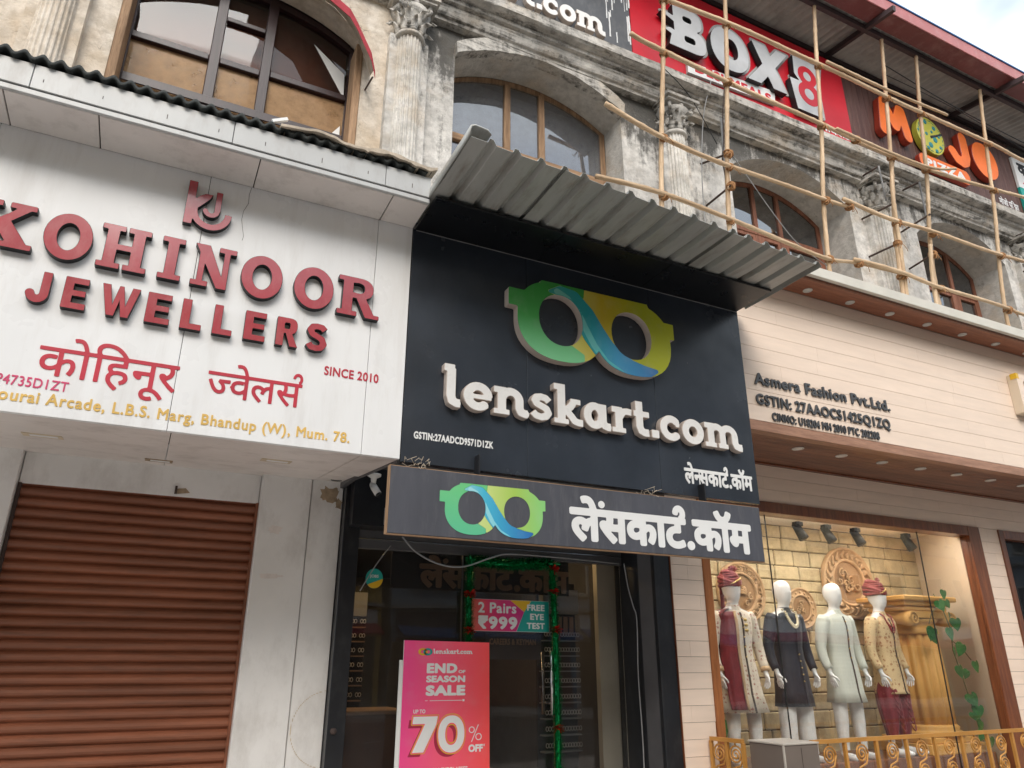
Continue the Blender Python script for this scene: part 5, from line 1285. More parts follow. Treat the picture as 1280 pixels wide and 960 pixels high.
    # tinsel garland
    ga = thing('tinsel_garland', 'green tinsel garland with red bows framing the glass door', 'garland', (3.45, 7.08, 2.6))
    rnd = random.Random(5)
    def tinsel(pts, name='tinsel'):
        v = [Vector(p) for p in pts]; mb = MB()
        mb.tube(v, .03, 6)
        for a, b in zip(v, v[1:]):
            L = (b-a).length; d = (b-a).normalized()
            for i in range(int(L*1500)):
                c = a+(b-a)*rnd.random(); q = Vector((rnd.uniform(-1, 1), rnd.uniform(-1, .6), rnd.uniform(-1, 1))); q = (q-d*q.dot(d)*.5).normalized()
                w = q.cross(d).normalized()*.006; l = rnd.uniform(.05, .085); e = c+q*l+d*rnd.uniform(-.03, .03)
                mb.add([c-w, c+w, e+w*.6, e-w*.6], [(0, 1, 2, 3)])
        part(ga, name, mb, 'tinsel')
    tinsel([(2.985, 7.07, 1.72), (2.975, 7.06, 2.2), (2.985, 7.06, 2.60)]); tinsel([(2.985, 7.06, 2.60), (3.4, 7.06, 2.585), (3.93, 7.06, 2.62)]); tinsel([(3.93, 7.06, 2.62), (3.95, 7.05, 1.9), (3.965, 7.06, 1.2), (3.96, 7.06, .3)])
    for x, z in ((2.975, 2.27), (2.98, 1.93), (3.92, 2.33), (3.95, 1.95), (3.955, 1.03), (3.93, 2.56)):
        mb = MB()
        for k in range(34):
            q = Vector((rnd.uniform(-1, 1), rnd.uniform(-1, .2), rnd.uniform(-.5, .5))).normalized()*rnd.uniform(.04, .075); w = q.cross(Vector((.2, .3, 1))).normalized()*.009; c = Vector((x, 7.03, z))
            mb.add([c-w, c+w, c+q+w, c+q-w], [(0, 1, 2, 3)])
        part(ga, 'red_bow', mb, 'tinsel_red')
    cc = thing('security_camera', 'white dome mounted security camera below the corner of the jewellers sign', 'camera', (1.88, 6.9, 3.3))
    part(cc, 'mount', MB().lathe([(.07, 3.34), (.07, 3.32), (.03, 3.30), (.022, 3.24)], 1.88, 6.9, 14), 'letter_white')
    part(cc, 'housing', MB().tube([(1.875, 6.91, 3.235), (1.925, 6.87, 3.145)], [.036, .034], 12).sphere((1.875, 6.91, 3.235), .036), 'letter_white'); part(cc, 'lens', MB().tube([(1.925, 6.87, 3.146), (1.935, 6.862, 3.128)], .029, 10), 'cable_black')
    part(cc, 'antenna_arm', MB().tube([(1.90, 6.92, 3.23), (1.985, 6.92, 3.15)], .013, 8), 'frame_grey')
eyeshop()

# ------------------------------------------------------------------ clothing shop (cream boards)
AY = 5.5; LY = 6.5
def boards(parent, x0, x1, zs, y, mat, seed, L=2.4, name='board', t=.02):
    r = random.Random(seed)
    for a, b in zip(zs, zs[1:]):
        x = x0-r.uniform(0, L*.8)
        while x < x1:
            xa, xb = max(x, x0), min(x+L, x1)
            if xb-xa > .03: part(parent, name, MB().box(xa+.0004, xb-.0004, y+r.uniform(0, .0012), y+t, a+.0018, b-.0018, ch=.0008), mat)
            x += L
def clothing_shop():
    t = thing('shop_facade', 'clothing shop front clad in cream boards with a large wood framed display window', 'shop front', (8, LY, 0))
    part(t, 'backing', MB().box(5.40, 13.5, AY+.015, AY+.10, 4.02, 5.72), 'groove')
    boards(t, 5.385, 13.5, [4.018+.172*k for k in range(10)]+[5.715], AY, 'cream_board', 4)
    part(t, 'lower_trim', MB().box(5.385, 13.5, AY-.006, AY+.11, 3.905, 4.012, ch=.003), 'wood_lip')
    for i in range(12):
        z = AY+.0
    mb_y = [AY+.112+i*.1 for i in range(9)]+[LY+.02]
    for a, b in zip(mb_y, mb_y[1:]): part(t, 'soffit_board', MB().box(5.20, 13.5, a+.001, b-.001, 3.908, 3.93, ch=.002), 'wood_soffit')
    part(t, 'soffit_trim', MB().box(5.20, 13.5, 6.455, 6.497, 3.885, 3.906), 'wood_frame')
    part(t, 'upper_soffit', MB().box(5.40, 13.5, 5.20, AY-.002, 5.72, 5.745), 'wood_eave')
    part(t, 'upper_soffit_edge', MB().box(5.40, 13.5, 5.165, 5.20, 5.712, 5.745, ch=.006), 'wood_frame')
    part(t, 'white_fascia', MB().box(5.25, 13.5, 5.11, 5.163, 5.735, 5.86, ch=.004), 'white_strip')
    part(t, 'top_slab', MB().box(5.25, 13.5, 5.165, 7.0, 5.82, 5.855), 'white_strip')
    ORD = ('first', 'second', 'third', 'fourth', 'fifth', 'sixth', 'seventh', 'eighth', 'ninth', 'tenth')
    def spot(x, y, z, r, lb, g):
        s = thing('downlight', lb, 'downlight', (x, y, z), g)
        part(s, 'trim_ring', MB().lathe([(r, z-.001), (r*1.02, z-.008), (r*.78, z-.011), (r*.74, z-.003)], x, y, 20), 'lamp_trim'); part(s, 'lamp', MB().lathe([(r*.73, z-.004), (r*.5, z-.006), (.004, z-.006)], x, y, 16), 'lamp_trim')
    for i in range(10): spot(5.79+.7*i if i else 5.60, 5.385, 5.72, .054, ORD[i]+' round downlight from the left in the upper wooden eave over the cream boards', 'downlights in the upper eave')
    for i in range(9): spot(6.46+.69*i, 5.83, 3.908, .066, ORD[i]+' round downlight from the left in the dark soffit over the display window', 'downlights in the lower soffit')
    # lower wall
    zs = [3.43, 3.585, 3.74, 3.885]; rows = [.14+.155*k for k in range(22)]
    for xa, xb, z_, sd in ((5.52, 10.47, [3.432]+zs[1:], 1), (10.47, 14.2, [3.432]+zs[1:], 7)): boards(t, xa, xb, z_, LY, 'cream_board_low', sd, 1.6)
    lo = [z for z in rows if z < 3.36]+[3.43]
    part(t, 'wall_backing', MB().box(5.064, 5.49, LY+.016, LY+.3, .1, 3.9), 'groove'); part(t, 'wall_backing', MB().box(10.49, 10.92, LY+.016, LY+.3, .1, 3.44), 'groove')
    part(t, 'wall_backing', MB().box(5.49, 14.2, LY+.016, LY+.3, 3.44, 3.9), 'groove')
    boards(t, 5.066, 5.497, lo+zs[1:], LY, 'cream_board_low', 2, .62); boards(t, 10.49, 10.925, lo, LY, 'cream_board_low', 3, .62)
    # timber window frame
    f = part(t, 'window_frame', MB().box(5.50, 5.60, LY-.02, LY+.26, .1, 3.43, ch=.004), 'wood_frame_lit')
    f2 = part(t, 'window_frame', MB().box(10.235, 10.485, LY-.02, LY+.02, .1, 3.43, ch=.004), 'wood_frame')
    part(t, 'window_frame', MB().box(5.602, 10.234, LY-.019, LY+.20, 3.30, 3.429, ch=.004), 'wood_frame')
    part(t, 'frame_return', MB().box(10.237, 10.30, LY+.021, LY+.12, .1, 3.298), 'wood_frame')
    for a, b in ((5.602, 6.60), (6.604, 9.315), (9.319, 10.234)): part(t, 'glass_pane', MB().box(a, b, LY+.10, LY+.112, .4, 3.298), 'glass_clear')
    for x in (6.602, 9.317): part(t, 'glass_joint', MB().box(x-.0035, x+.0035, LY+.099, LY+.114, .4, 3.298), 'cable_black')
    part(t, 'window_sill', MB().box(5.602, 10.10, LY-.02, LY+.2, .1, .399), 'wood_frame')
    # second window at the right edge
    part(t, 'window_frame', MB().box(10.925, 11.03, LY-.02, LY+.22, .1, 3.43, ch=.004), 'wood_frame'); part(t, 'window_frame', MB().box(11.032, 14.2, LY-.019, LY+.22, 3.31, 3.429, ch=.004), 'wood_frame')
    part(t, 'glass_pane', MB().box(11.032, 14.2, LY+.10, LY+.112, .3, 3.309), 'glass_dark'); part(t, 'dark_backdrop', MB().box(11.0, 14.3, 9.2, 9.3, 0, 3.6), 'interior_grey')
    part(t, 'ceiling', MB().box(5.45, 14.2, LY+.31, 9.2, 3.46, 3.5), 'wall_white_ceiling')
    part(t, 'side_wall', MB().add([(10.24, 6.63, .2), (10.80, 7.80, .2), (10.80, 7.80, 3.46), (10.24, 6.63, 3.46), (10.32, 6.60, .2), (10.88, 7.76, .2), (10.88, 7.76, 3.46), (10.32, 6.60, 3.46)], [(0, 3, 2, 1), (4, 5, 6, 7), (0, 1, 5, 4), (3, 7, 6, 2), (0, 4, 7, 3), (1, 2, 6, 5)]), 'wall_cream')
    part(t, 'side_wall', MB().box(5.40, 5.46, 6.8, 7.9, .2, 3.46), 'wall_cream')
    for i, x in enumerate((6.2, 7.3, 8.4, 9.5)): solo('added_fill_panel', MB().box(x-.42, x+.42, 6.72, 6.88, 3.372, 3.388), 'fill_panel', ('leftmost', 'second', 'third', 'rightmost')[i]+' added fill light panel, out of sight behind the display window head', 'ceiling light', (x, 6.93, 3.45), 'added fill light panels of the display window')  # unseen glowing panels, added to brighten the display interior
    part(t, 'display_platform', MB().box(5.5, 10.3, 6.78, 7.72, .2, .57, ch=.01), 'wood_frame')
    # lettering on the boards
    s = thing('raised_lettering', 'dark raised company name and registration lettering on the cream boards', 'lettering', (6.6, AY-.02, 4.05))
    for str_, x0, x1, z0, z1, bold in (('Asmera Fashion Pvt.Ltd.', 5.60, 7.72, 4.437, 4.572, .03), ('GSTIN: 27AAOCS1425Q1ZQ', 5.592, 7.665, 4.186, 4.33, .024), ('CINNO: U18204 MH 2010 PTC 202208', 5.792, 7.44, 4.049, 4.142, .024)):
        put_letters(s, persp(fit(text_loops(str_, bold, .045), x0, x1, z0, z1), AY, AY-.02), AY-.02, .018, 'dark_letter', 'lettering', True)
    h = thing('box_letter', 'cream box letter with orange recesses mounted on the boards at the right edge', 'sign letter', (10.5, AY-.1, 4.8))
    mb = MB(); X0, X1, Z0, Z1 = 10.25, 10.95, 4.77, 5.33
    g = G(10.1, 11.1, 4.7, 5.4, .012); g.u(g.rect(X0, X1, Z0, Z1, .01))
    for i in range(3): g.cut(g.rect(X0+.13, X1-.1, Z0+.09+.15*i, Z0+.165+.15*i))
    part(h, 'frame', solid(g.loops(), AY-.13, .125), ['cream_board', 'wall_cream']); part(h, 'recess', MB().box(X0+.05, X1-.05, AY-.04, AY-.006, Z0+.05, Z1-.05), 'ochre_paint')
    part(h, 'gold_corner', MB().box(X0-.004, X0+.05, AY-.134, AY-.05, Z1-.075, Z1+.004), 'promo_yellow')
    # stone backdrop, each block its own piece
    w = thing('stone_wall', 'tan rough block wall behind the dressed mannequins', 'wall', (8, 7.75, .2)); part(w, 'mortar', MB().box(5.46, 10.84, 7.745, 7.82, .2, 3.46), 'stone_joint')
    r = random.Random(12); z = .4; n = 0
    while z < 3.44:
        h_ = r.choice((.17, .19, .21, .15)); x = 5.47-r.uniform(0, .2)
        while x < 10.82 and n < 290:
            L = r.uniform(.26, .50); a, b = max(x, 5.47), min(x+L, 10.82)
            if b-a > .06:
                d = r.uniform(.0, .022); mb = MB(); mb.box(a+.006, b-.006, 7.715+d, 7.76, z+.005, min(z+h_, 3.455)-.005, ch=.012)
                part(w, 'stone', mb, 'stone_tile'); n += 1
            x += L
        z += h_
    for i, x in enumerate((8.01, 8.55, 9.13, 10.2)):
        s = thing('track_spotlight', 'dark track spotlight hanging at the ceiling inside the display window, %s from the left' % ('first', 'second', 'third', 'fourth')[i], 'spotlight', (x, 7.4, 3.4))
        part(s, 'stem', MB().tube([(x, 7.4, 3.46), (x, 7.4, 3.40)], .02, 8), 'cable_black'); part(s, 'head', MB().tube([(x-.03, 7.44, 3.43), (x, 7.34, 3.22)], [.05, .07], 12), 'cable_black'); part(s, 'gear_box', MB().box(x-.06, x+.06, 7.38, 7.46, 3.40, 3.455), 'cable_black')
clothing_shop()

def medallion(cx, cz, r, kind, label, y=7.71):
    t = thing('wall_medallion', label, 'medallion', (cx, y, cz)); n = 48
    def ring(prof, m, name, mod=None):
        rings = []
        for k in range(n+1):
            a = 2*PI*k/n; ca, sa = math.cos(a), math.sin(a); q = (mod(a) if mod else 0)
            rings.append([(cx+(rr*r)*ca, y-d*r-(q if d > .05 else 0), cz+(rr*r)*sa) for rr, d in prof])
        mb = MB(); nn = len(prof); vs = [p for rg in rings[:-1] for p in rg]; fs = []
        for i in range(n):
            j = (i+1) % n
            for k in range(nn-1): fs.append((i*nn+k, i*nn+k+1, j*nn+k+1, j*nn+k))
        mb.add(vs, fs, 0, True); part(t, name, mb, m)
    ring([(1, -.02), (1, .10), (.96, .13), (.92, .10), (.90, .07), (.68, .07), (.66, .11), (.62, .12), (.58, .08), (.58, .04)], 'medallion_tan', 'rim')
    g = G(cx-r, cx+r, cz-r, cz+r, r/30); g.u(g.ell(cx, cz, r*.59, r*.59)); part(t, 'disc', solid(g.loops(), y-.035*r, .03), ['ochre_dark']*2)
    mb = MB()
    if kind == 'key':        # meander on the rim
        K = 14
        for k in range(K):
            a0 = 2*PI*k/K; da = 2*PI/K
            P = [(0, .70), (0, .87), (.78, .87), (.78, .75), (.32, .75), (.32, .81), (.55, .81)]; P = [(0, .70), (0, .87), (.8, .87), (.8, .70+.05), (.35, .75), (.35, .81), (.6, .81)]
            pts = [(cx+r*q*math.cos(a0+da*f), y-.085*r-.004, cz+r*q*math.sin(a0+da*f)) for f, q in P+[(.97, .70)][:0]]
            mb.tube(pts, .0095*r/.35, 4)
            mb.tube([(cx+r*.70*math.cos(a0+da*f), y-.085*r-.004, cz+r*.70*math.sin(a0+da*f)) for f in (0, .5, 1)], .008*r/.35, 4)
    elif kind == 'leaf':
        K = 22
        for k in range(K):
            a = 2*PI*k/K; rings = []
            for j in range(6):
                q = .66+.27*j/5; w = (.085*math.sin(PI*(.15+.8*j/5)))*r; b = a+.12*math.sin(j*.9)
                c = Vector((cx+r*q*math.cos(b), y-.07*r-.05*r*math.sin(PI*j/5), cz+r*q*math.sin(b))); s_ = Vector((-math.sin(b), 0, math.cos(b)))*w
                rings.append([c-s_, c+Vector((0, -.02*r, 0)), c+s_, c+Vector((0, .02, 0))])
            mb.loft(rings)
    else:
        K = 16
        for k in range(K):
            a = 2*PI*k/K; mb.sphere((cx+r*.78*math.cos(a), y-.08*r, cz+r*.78*math.sin(a)), (.08*r, .04*r, .08*r), 8, 5)
    part(t, 'rim_relief', mb, 'medallion_tan')
    # abstract scroll relief in the middle
    mb = MB(); rr = random.Random(int(cx*10))
    for k in range(9):
        a = rr.uniform(0, 2*PI); q = rr.uniform(.05, .38)*r; c0 = (cx+q*math.cos(a), cz+q*math.sin(a)); s_ = rr.uniform(.08, .16)*r; ph = rr.uniform(0, 6)
        mb.tube([(c0[0]+s_*(1-i/14)*math.cos(ph+i*.55), y-.06*r-.015, c0[1]+s_*(1-i/14)*math.sin(ph+i*.55)) for i in range(12)], .028*r, 5)
    part(t, 'centre_relief', mb, 'medallion_tan')
medallion(7.12, 2.50, .40, 'key', 'round ochre medallion with a Greek key rim behind the leftmost mannequin')
medallion(8.17, 2.34, .27, 'bead', 'small round ochre medallion between the black suited and the pale suited mannequins')
medallion(9.14, 2.72, .50, 'leaf', 'largest ochre medallion with a leaf rim above the two right mannequins')

def classical_column():
    cx, cy = 9.60, 7.18; fl = .57
    t = thing('decorative_column', 'yellow fluted ionic column with scroll capital at the right of the display window', 'column', (cx, cy, fl))
    part(t, 'plinth', MB().box(cx-.52, cx+.52, cy-.40, cy+.40, fl, fl+.12, ch=.01).box(cx-.46, cx+.46, cy-.36, cy+.36, fl+.12, fl+.19, ch=.01), 'yellow_ochre')
    part(t, 'base_rings', MB().lathe([(.40, fl+.19), (.43, fl+.22), (.40, fl+.25), (.36, fl+.27), (.38, fl+.30), (.35, fl+.33)], cx, cy, 32), 'yellow_ochre')
    flute = lambda q, r, z: (-.045*(1-abs(math.sin(q*PI*16)))**.8)
    part(t, 'shaft', MB().lathe([(.345, fl+.33), (.34, 1.4), (.315, 2.0)], cx, cy, 128, mod=flute), 'yellow_ochre')
    part(t, 'necking', MB().lathe([(.30, 2.0), (.335, 2.01), (.335, 2.05), (.30, 2.06), (.30, 2.13), (.33, 2.15), (.36, 2.19)], cx, cy, 32), 'yellow_ochre')
    for s_ in (-1, 1):
        v = part(t, 'volute', MB().tube([(cx+s_*.37, cy-.36, 2.19), (cx+s_*.37, cy-.27, 2.19), (cx+s_*.34, cy-.05, 2.2), (cx+s_*.37, cy+.22, 2.19), (cx+s_*.37, cy+.3, 2.19)], [.10, .095, .055, .095, .10], 18), 'yellow_ochre')
        pts = [(cx+s_*.37+(.095*(1-i/30))*math.cos(i*.42)*s_, cy-.372, 2.19+(.095*(1-i/30))*math.sin(i*.42)) for i in range(26)]
        part(v, 'scroll', MB().tube(pts, .014, 5), 'yellow_ochre')
    part(t, 'volute_band', MB().box(cx-.37, cx+.37, cy-.345, cy+.3, 2.20, 2.29, ch=.01), 'yellow_ochre')
    mb = MB()
    for h, o in ((2.291, .43), (2.36, .47), (2.42, .53)): mb.box(cx-o, cx+o, cy-.30-(o-.43), cy+.28+(o-.43), h, h+.066, ch=.015)
    part(t, 'abacus', mb, 'yellow_ochre')
classical_column()
def vine():
    t = thing('climbing_plant', 'green money plant vine with heart shaped leaves trailing down the yellow column', 'plant', (9.9, 6.85, 2.4)); r = random.Random(9)
    stem = [(9.72, 6.82, 2.52), (9.74, 6.74, 2.3), (9.82, 6.74, 2.05), (9.78, 6.74, 1.8), (9.86, 6.74, 1.5), (9.92, 6.74, 1.2), (9.98, 6.74, .95), (10.0, 6.74, .72)]
    part(t, 'stem', MB().tube(stem, .009, 6).tube([(9.80, 6.74, 1.92), (9.98, 6.73, 1.80), (10.08, 6.72, 1.68)], .006, 5).tube([(9.72, 6.78, 2.4), (9.5, 6.75, 2.25), (9.40, 6.74, 2.12)], .006, 5), 'stem')
    L = [(9.72, 2.52, .085), (9.64, 2.38, .10), (9.78, 2.40, .075), (9.88, 2.15, .11), (9.76, 2.03, .115), (9.86, 1.83, .12), (9.76, 1.80, .09), (9.80, 1.56, .11), (9.92, 1.52, .085), (10.08, 1.62, .10), (9.36, 2.02, .12), (9.42, 1.96, .09), (9.90, 1.22, .12), (9.98, 1.08, .11), (9.88, 1.02, .08), (10.02, .90, .11), (9.93, .80, .09), (10.05, .72, .09), (9.78, 2.24, .07)]
    for x, z, s_ in L:
        a = r.uniform(-.7, .5); tilt = r.uniform(-.5, .5); P = []
        out = [(0, .35), (.28, .55), (.55, .45), (.68, .15), (.60, -.2), (.38, -.6), (.12, -.92), (0, -1.1)]
        mb = MB(); mid = [(0, .35-.0), (0, .1), (0, -.2), (0, -.6), (0, -1.1)]; vs = []
        full = out+[(-u, v) for u, v in out[-2:0:-1]]
        y0 = 6.70+r.uniform(-.05, .02)
        def T(u, v, w):
            uu = u*math.cos(a)-v*math.sin(a); vv = u*math.sin(a)+v*math.cos(a); return (x+uu*s_, y0+w*s_+uu*s_*tilt, z+vv*s_)
        vs = [T(0, -.15, .05)]+[T(u*.98, v, .28*abs(u)+.12*v*v) for u, v in full]
        n = len(full); fs = [(0, 1+k, 1+(k+1) % n) for k in range(n)]
        mb.add(vs, fs, 0, True); part(t, 'leaf', mb, 'leaf')
    t2 = thing('potted_leaf', 'single green leaf showing low behind the left wooden window frame', 'plant', (5.75, 6.8, .9)); mb = MB(); P = [(0, .1), (.06, .06), (.07, -.03), (.03, -.12), (0, -.15), (-.04, -.1), (-.06, 0), (-.04, .08)]
    mb.add([(5.84, 6.84, .98)]+[(5.84+u*1.2, 6.82, .98+v*1.2) for u, v in P], [(0, 1+k, 1+(k+1) % 8) for k in range(8)]); part(t2, 'leaf', mb, 'leaf'); part(t2, 'stem', MB().tube([(5.84, 6.84, .85), (5.82, 6.85, .57)], .006, 5), 'stem')
vine()

# ------------------------------------------------------------------ mannequins
MATS_PAT = {}
def mat_cloth(name, base, motif, scale, kind='spot', rough=.75, sheen=.3, amt=.8, metal=0):
    m, nt, p, pos = newmat(name)
    tc = _n(nt, 'ShaderNodeTexCoord'); v = tc.outputs['Object']
    if kind == 'spot':
        vo = _n(nt, 'ShaderNodeTexVoronoi'); vo.inputs['Scale'].default_value = scale; vo.inputs['Randomness'].default_value = .45
        nn = _n(nt, 'ShaderNodeTexNoise'); nn.inputs['Scale'].default_value = scale*1.6; ad = _n(nt, 'ShaderNodeVectorMath', operation='MULTIPLY_ADD'); ad.inputs[1].default_value = (.05, .05, .05)
        nt.links.new(v, nn.inputs['Vector']); nt.links.new(nn.outputs['Color'], ad.inputs[0]); nt.links.new(v, ad.inputs[2]); nt.links.new(ad.outputs[0], vo.inputs['Vector'])
        f = ramp(nt, vo.outputs['Distance'], [(.26, W3(amt)), (.36, W3(0))]); n2 = noise(nt, v, scale*3.2, 3); f = math_(nt, 'MULTIPLY', f, ramp(nt, n2, [(.4, W3(.25)), (.55, W3(1))]))
    elif kind == 'stripe':
        w = _n(nt, 'ShaderNodeTexWave', wave_type='BANDS', bands_direction='Z'); w.inputs['Scale'].default_value = scale; w.inputs['Distortion'].default_value = 1.5; w.inputs['Detail'].default_value = 3
        nt.links.new(v, w.inputs['Vector']); f = ramp(nt, w.outputs['Fac'], [(.4, W3(0)), (.6, W3(amt))])
    else: f = ramp(nt, noise(nt, v, scale, 5), [(.4, W3(0)), (.65, W3(amt))])
    c = mix(nt, f, base, motif); nt.links.new(c, p.inputs['Base Color']); p.inputs['Roughness'].default_value = rough; p.inputs['Sheen Weight'].default_value = sheen*.25
    fold = noise(nt, v, 5, 3, .5, (2.2, 2.2, .5)); b = bump(nt, p, fold, .03, .6); bump(nt, p, noise(nt, v, 120, 3), .0015, .6, b)
    return m
mat_cloth('cloth_ivory', (.74, .65, .54), (.36, .07, .06), 21, 'spot', amt=.85)
mat_cloth('cloth_black', (.003, .007, .018), (.008, .014, .030), 20, 'noise', .6)
mat_cloth('cloth_sage', (.64, .66, .60), (.48, .50, .45), 22, 'stripe', .8, amt=.6)
mat_cloth('cloth_gold', (.62, .45, .25), (.28, .10, .03), 19, 'spot', amt=.85)
mat_cloth('cloth_maroon', (.17, .006, .014), (.25, .014, .024), 12, 'noise', .55, .6)
mat_cloth('cloth_turban', (.20, .012, .022), (.34, .10, .05), 45, 'stripe', .7, amt=.35)
mat_cloth('cloth_trim', (.62, .42, .24), (.40, .2, .1), 60, 'spot', .6)
mat_cloth('cloth_white', (.76, .74, .74), (.66, .64, .62), 14, 'noise', .8)
M('pearl', (.72, .62, .42), .25, .1, 30, coat=.5); M('bead_red', (.24, .01, .015), .3, .1, 30, coat=.5); M('gold_button', (.6, .42, .16), .3, .1, 20, metal=.8)
def body_mesh():
    """one continuous skinned surface: legs, torso, neck, egg head, arms and hands with five fingers"""
    V = []; Ed = []; R = []
    def v(p, r, par=None):
        V.append(p); R.append(r if isinstance(r, tuple) else (r, r)); i = len(V)-1
        if par is not None: Ed.append((par, i))
        return i
    pel = v((0, .0, 1.00), (.165, .11)); w = v((0, .0, 1.18), (.135, .10), pel); ch = v((0, -.01, 1.40), (.16, .115), w); ut = v((0, 0, 1.52), (.13, .09), ch)
    n0 = v((0, .0, 1.59), .064, ut); n1 = v((0, -.008, 1.645), .060, n0); c = v((0, -.030, 1.69), (.078, .094), n1); h1 = v((0, -.018, 1.745), (.098, .118), c); h2 = v((0, -.003, 1.82), (.106, .130), h1); h3 = v((0, .008, 1.88), (.084, .105), h2); v((0, .012, 1.912), (.04, .055), h3)
    for s in (-1, 1):
        hip = v((s*.10, 0, .92), .105, pel); th = v((s*.115, -.01, .74), .088, hip); kn = v((s*.125, -.015, .52), .062, th); ca = v((s*.135, .015, .38), .058, kn); an = v((s*.145, .02, .11), .036, ca)
        he = v((s*.148, .02, .05), .040, an); ba = v((s*.16, -.09, .035), (.042, .03), he); v((s*.17, -.19, .028), (.033, .02), ba)
        sh = v((s*.19, .005, 1.50), .068, ut); ua = v((s*.245, .01, 1.36), .055, sh); el = v((s*.285, .015, 1.19), .043, ua); fa = v((s*.295, -.02, 1.05), .036, el); wr = v((s*.290, -.07, .93), .027, fa)
        pa = v((s*.288, -.085, .875), (.022, .038), wr)
        kn_ = v((s*.286, -.095, .84), (.018, .036), pa)
        for j, (dy, L) in enumerate(((-.038, .062), (-.013, .074), (.012, .070), (.034, .054))):
            a = v((s*(.284), -.095+dy, .815), .0105, kn_); b = v((s*(.276), -.098+dy*1.1, .815-L*.5), .0095, a); v((s*(.262), -.096+dy*1.1, .815-L*.95), .0075, b)
        t1 = v((s*.276, -.135, .862), .0115, pa); t2 = v((s*.262, -.158, .835), .010, t1); v((s*.252, -.160, .808), .008, t2)
    me = bpy.data.meshes.new('mannequin_body'); me.from_pydata(V, Ed, []); o = bpy.data.objects.new('tmp', me); COL.objects.link(o)
    sk = o.modifiers.new('s', 'SKIN'); sk.use_smooth_shade = True; sk.branch_smoothing = .4
    for i, sv in enumerate(me.skin_vertices[0].data): sv.radius = R[i]; sv.use_root = (i == 0)
    sb = o.modifiers.new('b', 'SUBSURF'); sb.levels = 2; sb.render_levels = 2
    bpy.context.view_layer.update(); m2 = bpy.data.meshes.new_from_object(o.evaluated_get(bpy.context.evaluated_depsgraph_get()))
    bpy.data.objects.remove(o); bpy.data.meshes.remove(me)
    # shape the egg head: brow, nose ridge, chin
    for q in m2.vertices:
        x, y, z = q.co
        if z > 1.66 and y < -.03:
            d = math.exp(-(x/.016)**2)*math.exp(-((z-1.775)/.028)**2)*.016+math.exp(-(x/.03)**2)*math.exp(-((z-1.72)/.012)**2)*.006
            e = sum(math.exp(-((x-sx*.034)/.018)**2)*math.exp(-((z-1.80)/.013)**2) for sx in (-1, 1))*.008
            q.co.y -= d-e
        if z > 1.7: q.co.z = 1.7+(z-1.7)*1.04
    m2.materials.clear(); m2.materials.append(MATS['white_gloss']); m2.polygons.foreach_set('use_smooth', [True]*len(m2.polygons)); m2.name = 'mannequin_body'
    return m2
BODY = body_mesh(); KS = 1.055
def ell_ring(cx, cy, z, rx, ry, n=28, fold=0, ph=0, fn=9, a0=0, a1=2*PI, p=2.3):
    out = []
    for k in range(n):
        a = a0+(a1-a0)*k/(n if a1-a0 > 6.2 else n-1); c, s = math.cos(a), math.sin(a); f = 1+fold*math.sin(fn*a+ph+z*3)
        out.append((cx+rx*f*math.copysign(abs(c)**(2/p), c), cy+ry*f*math.copysign(abs(s)**(2/p), s), z))
    return out
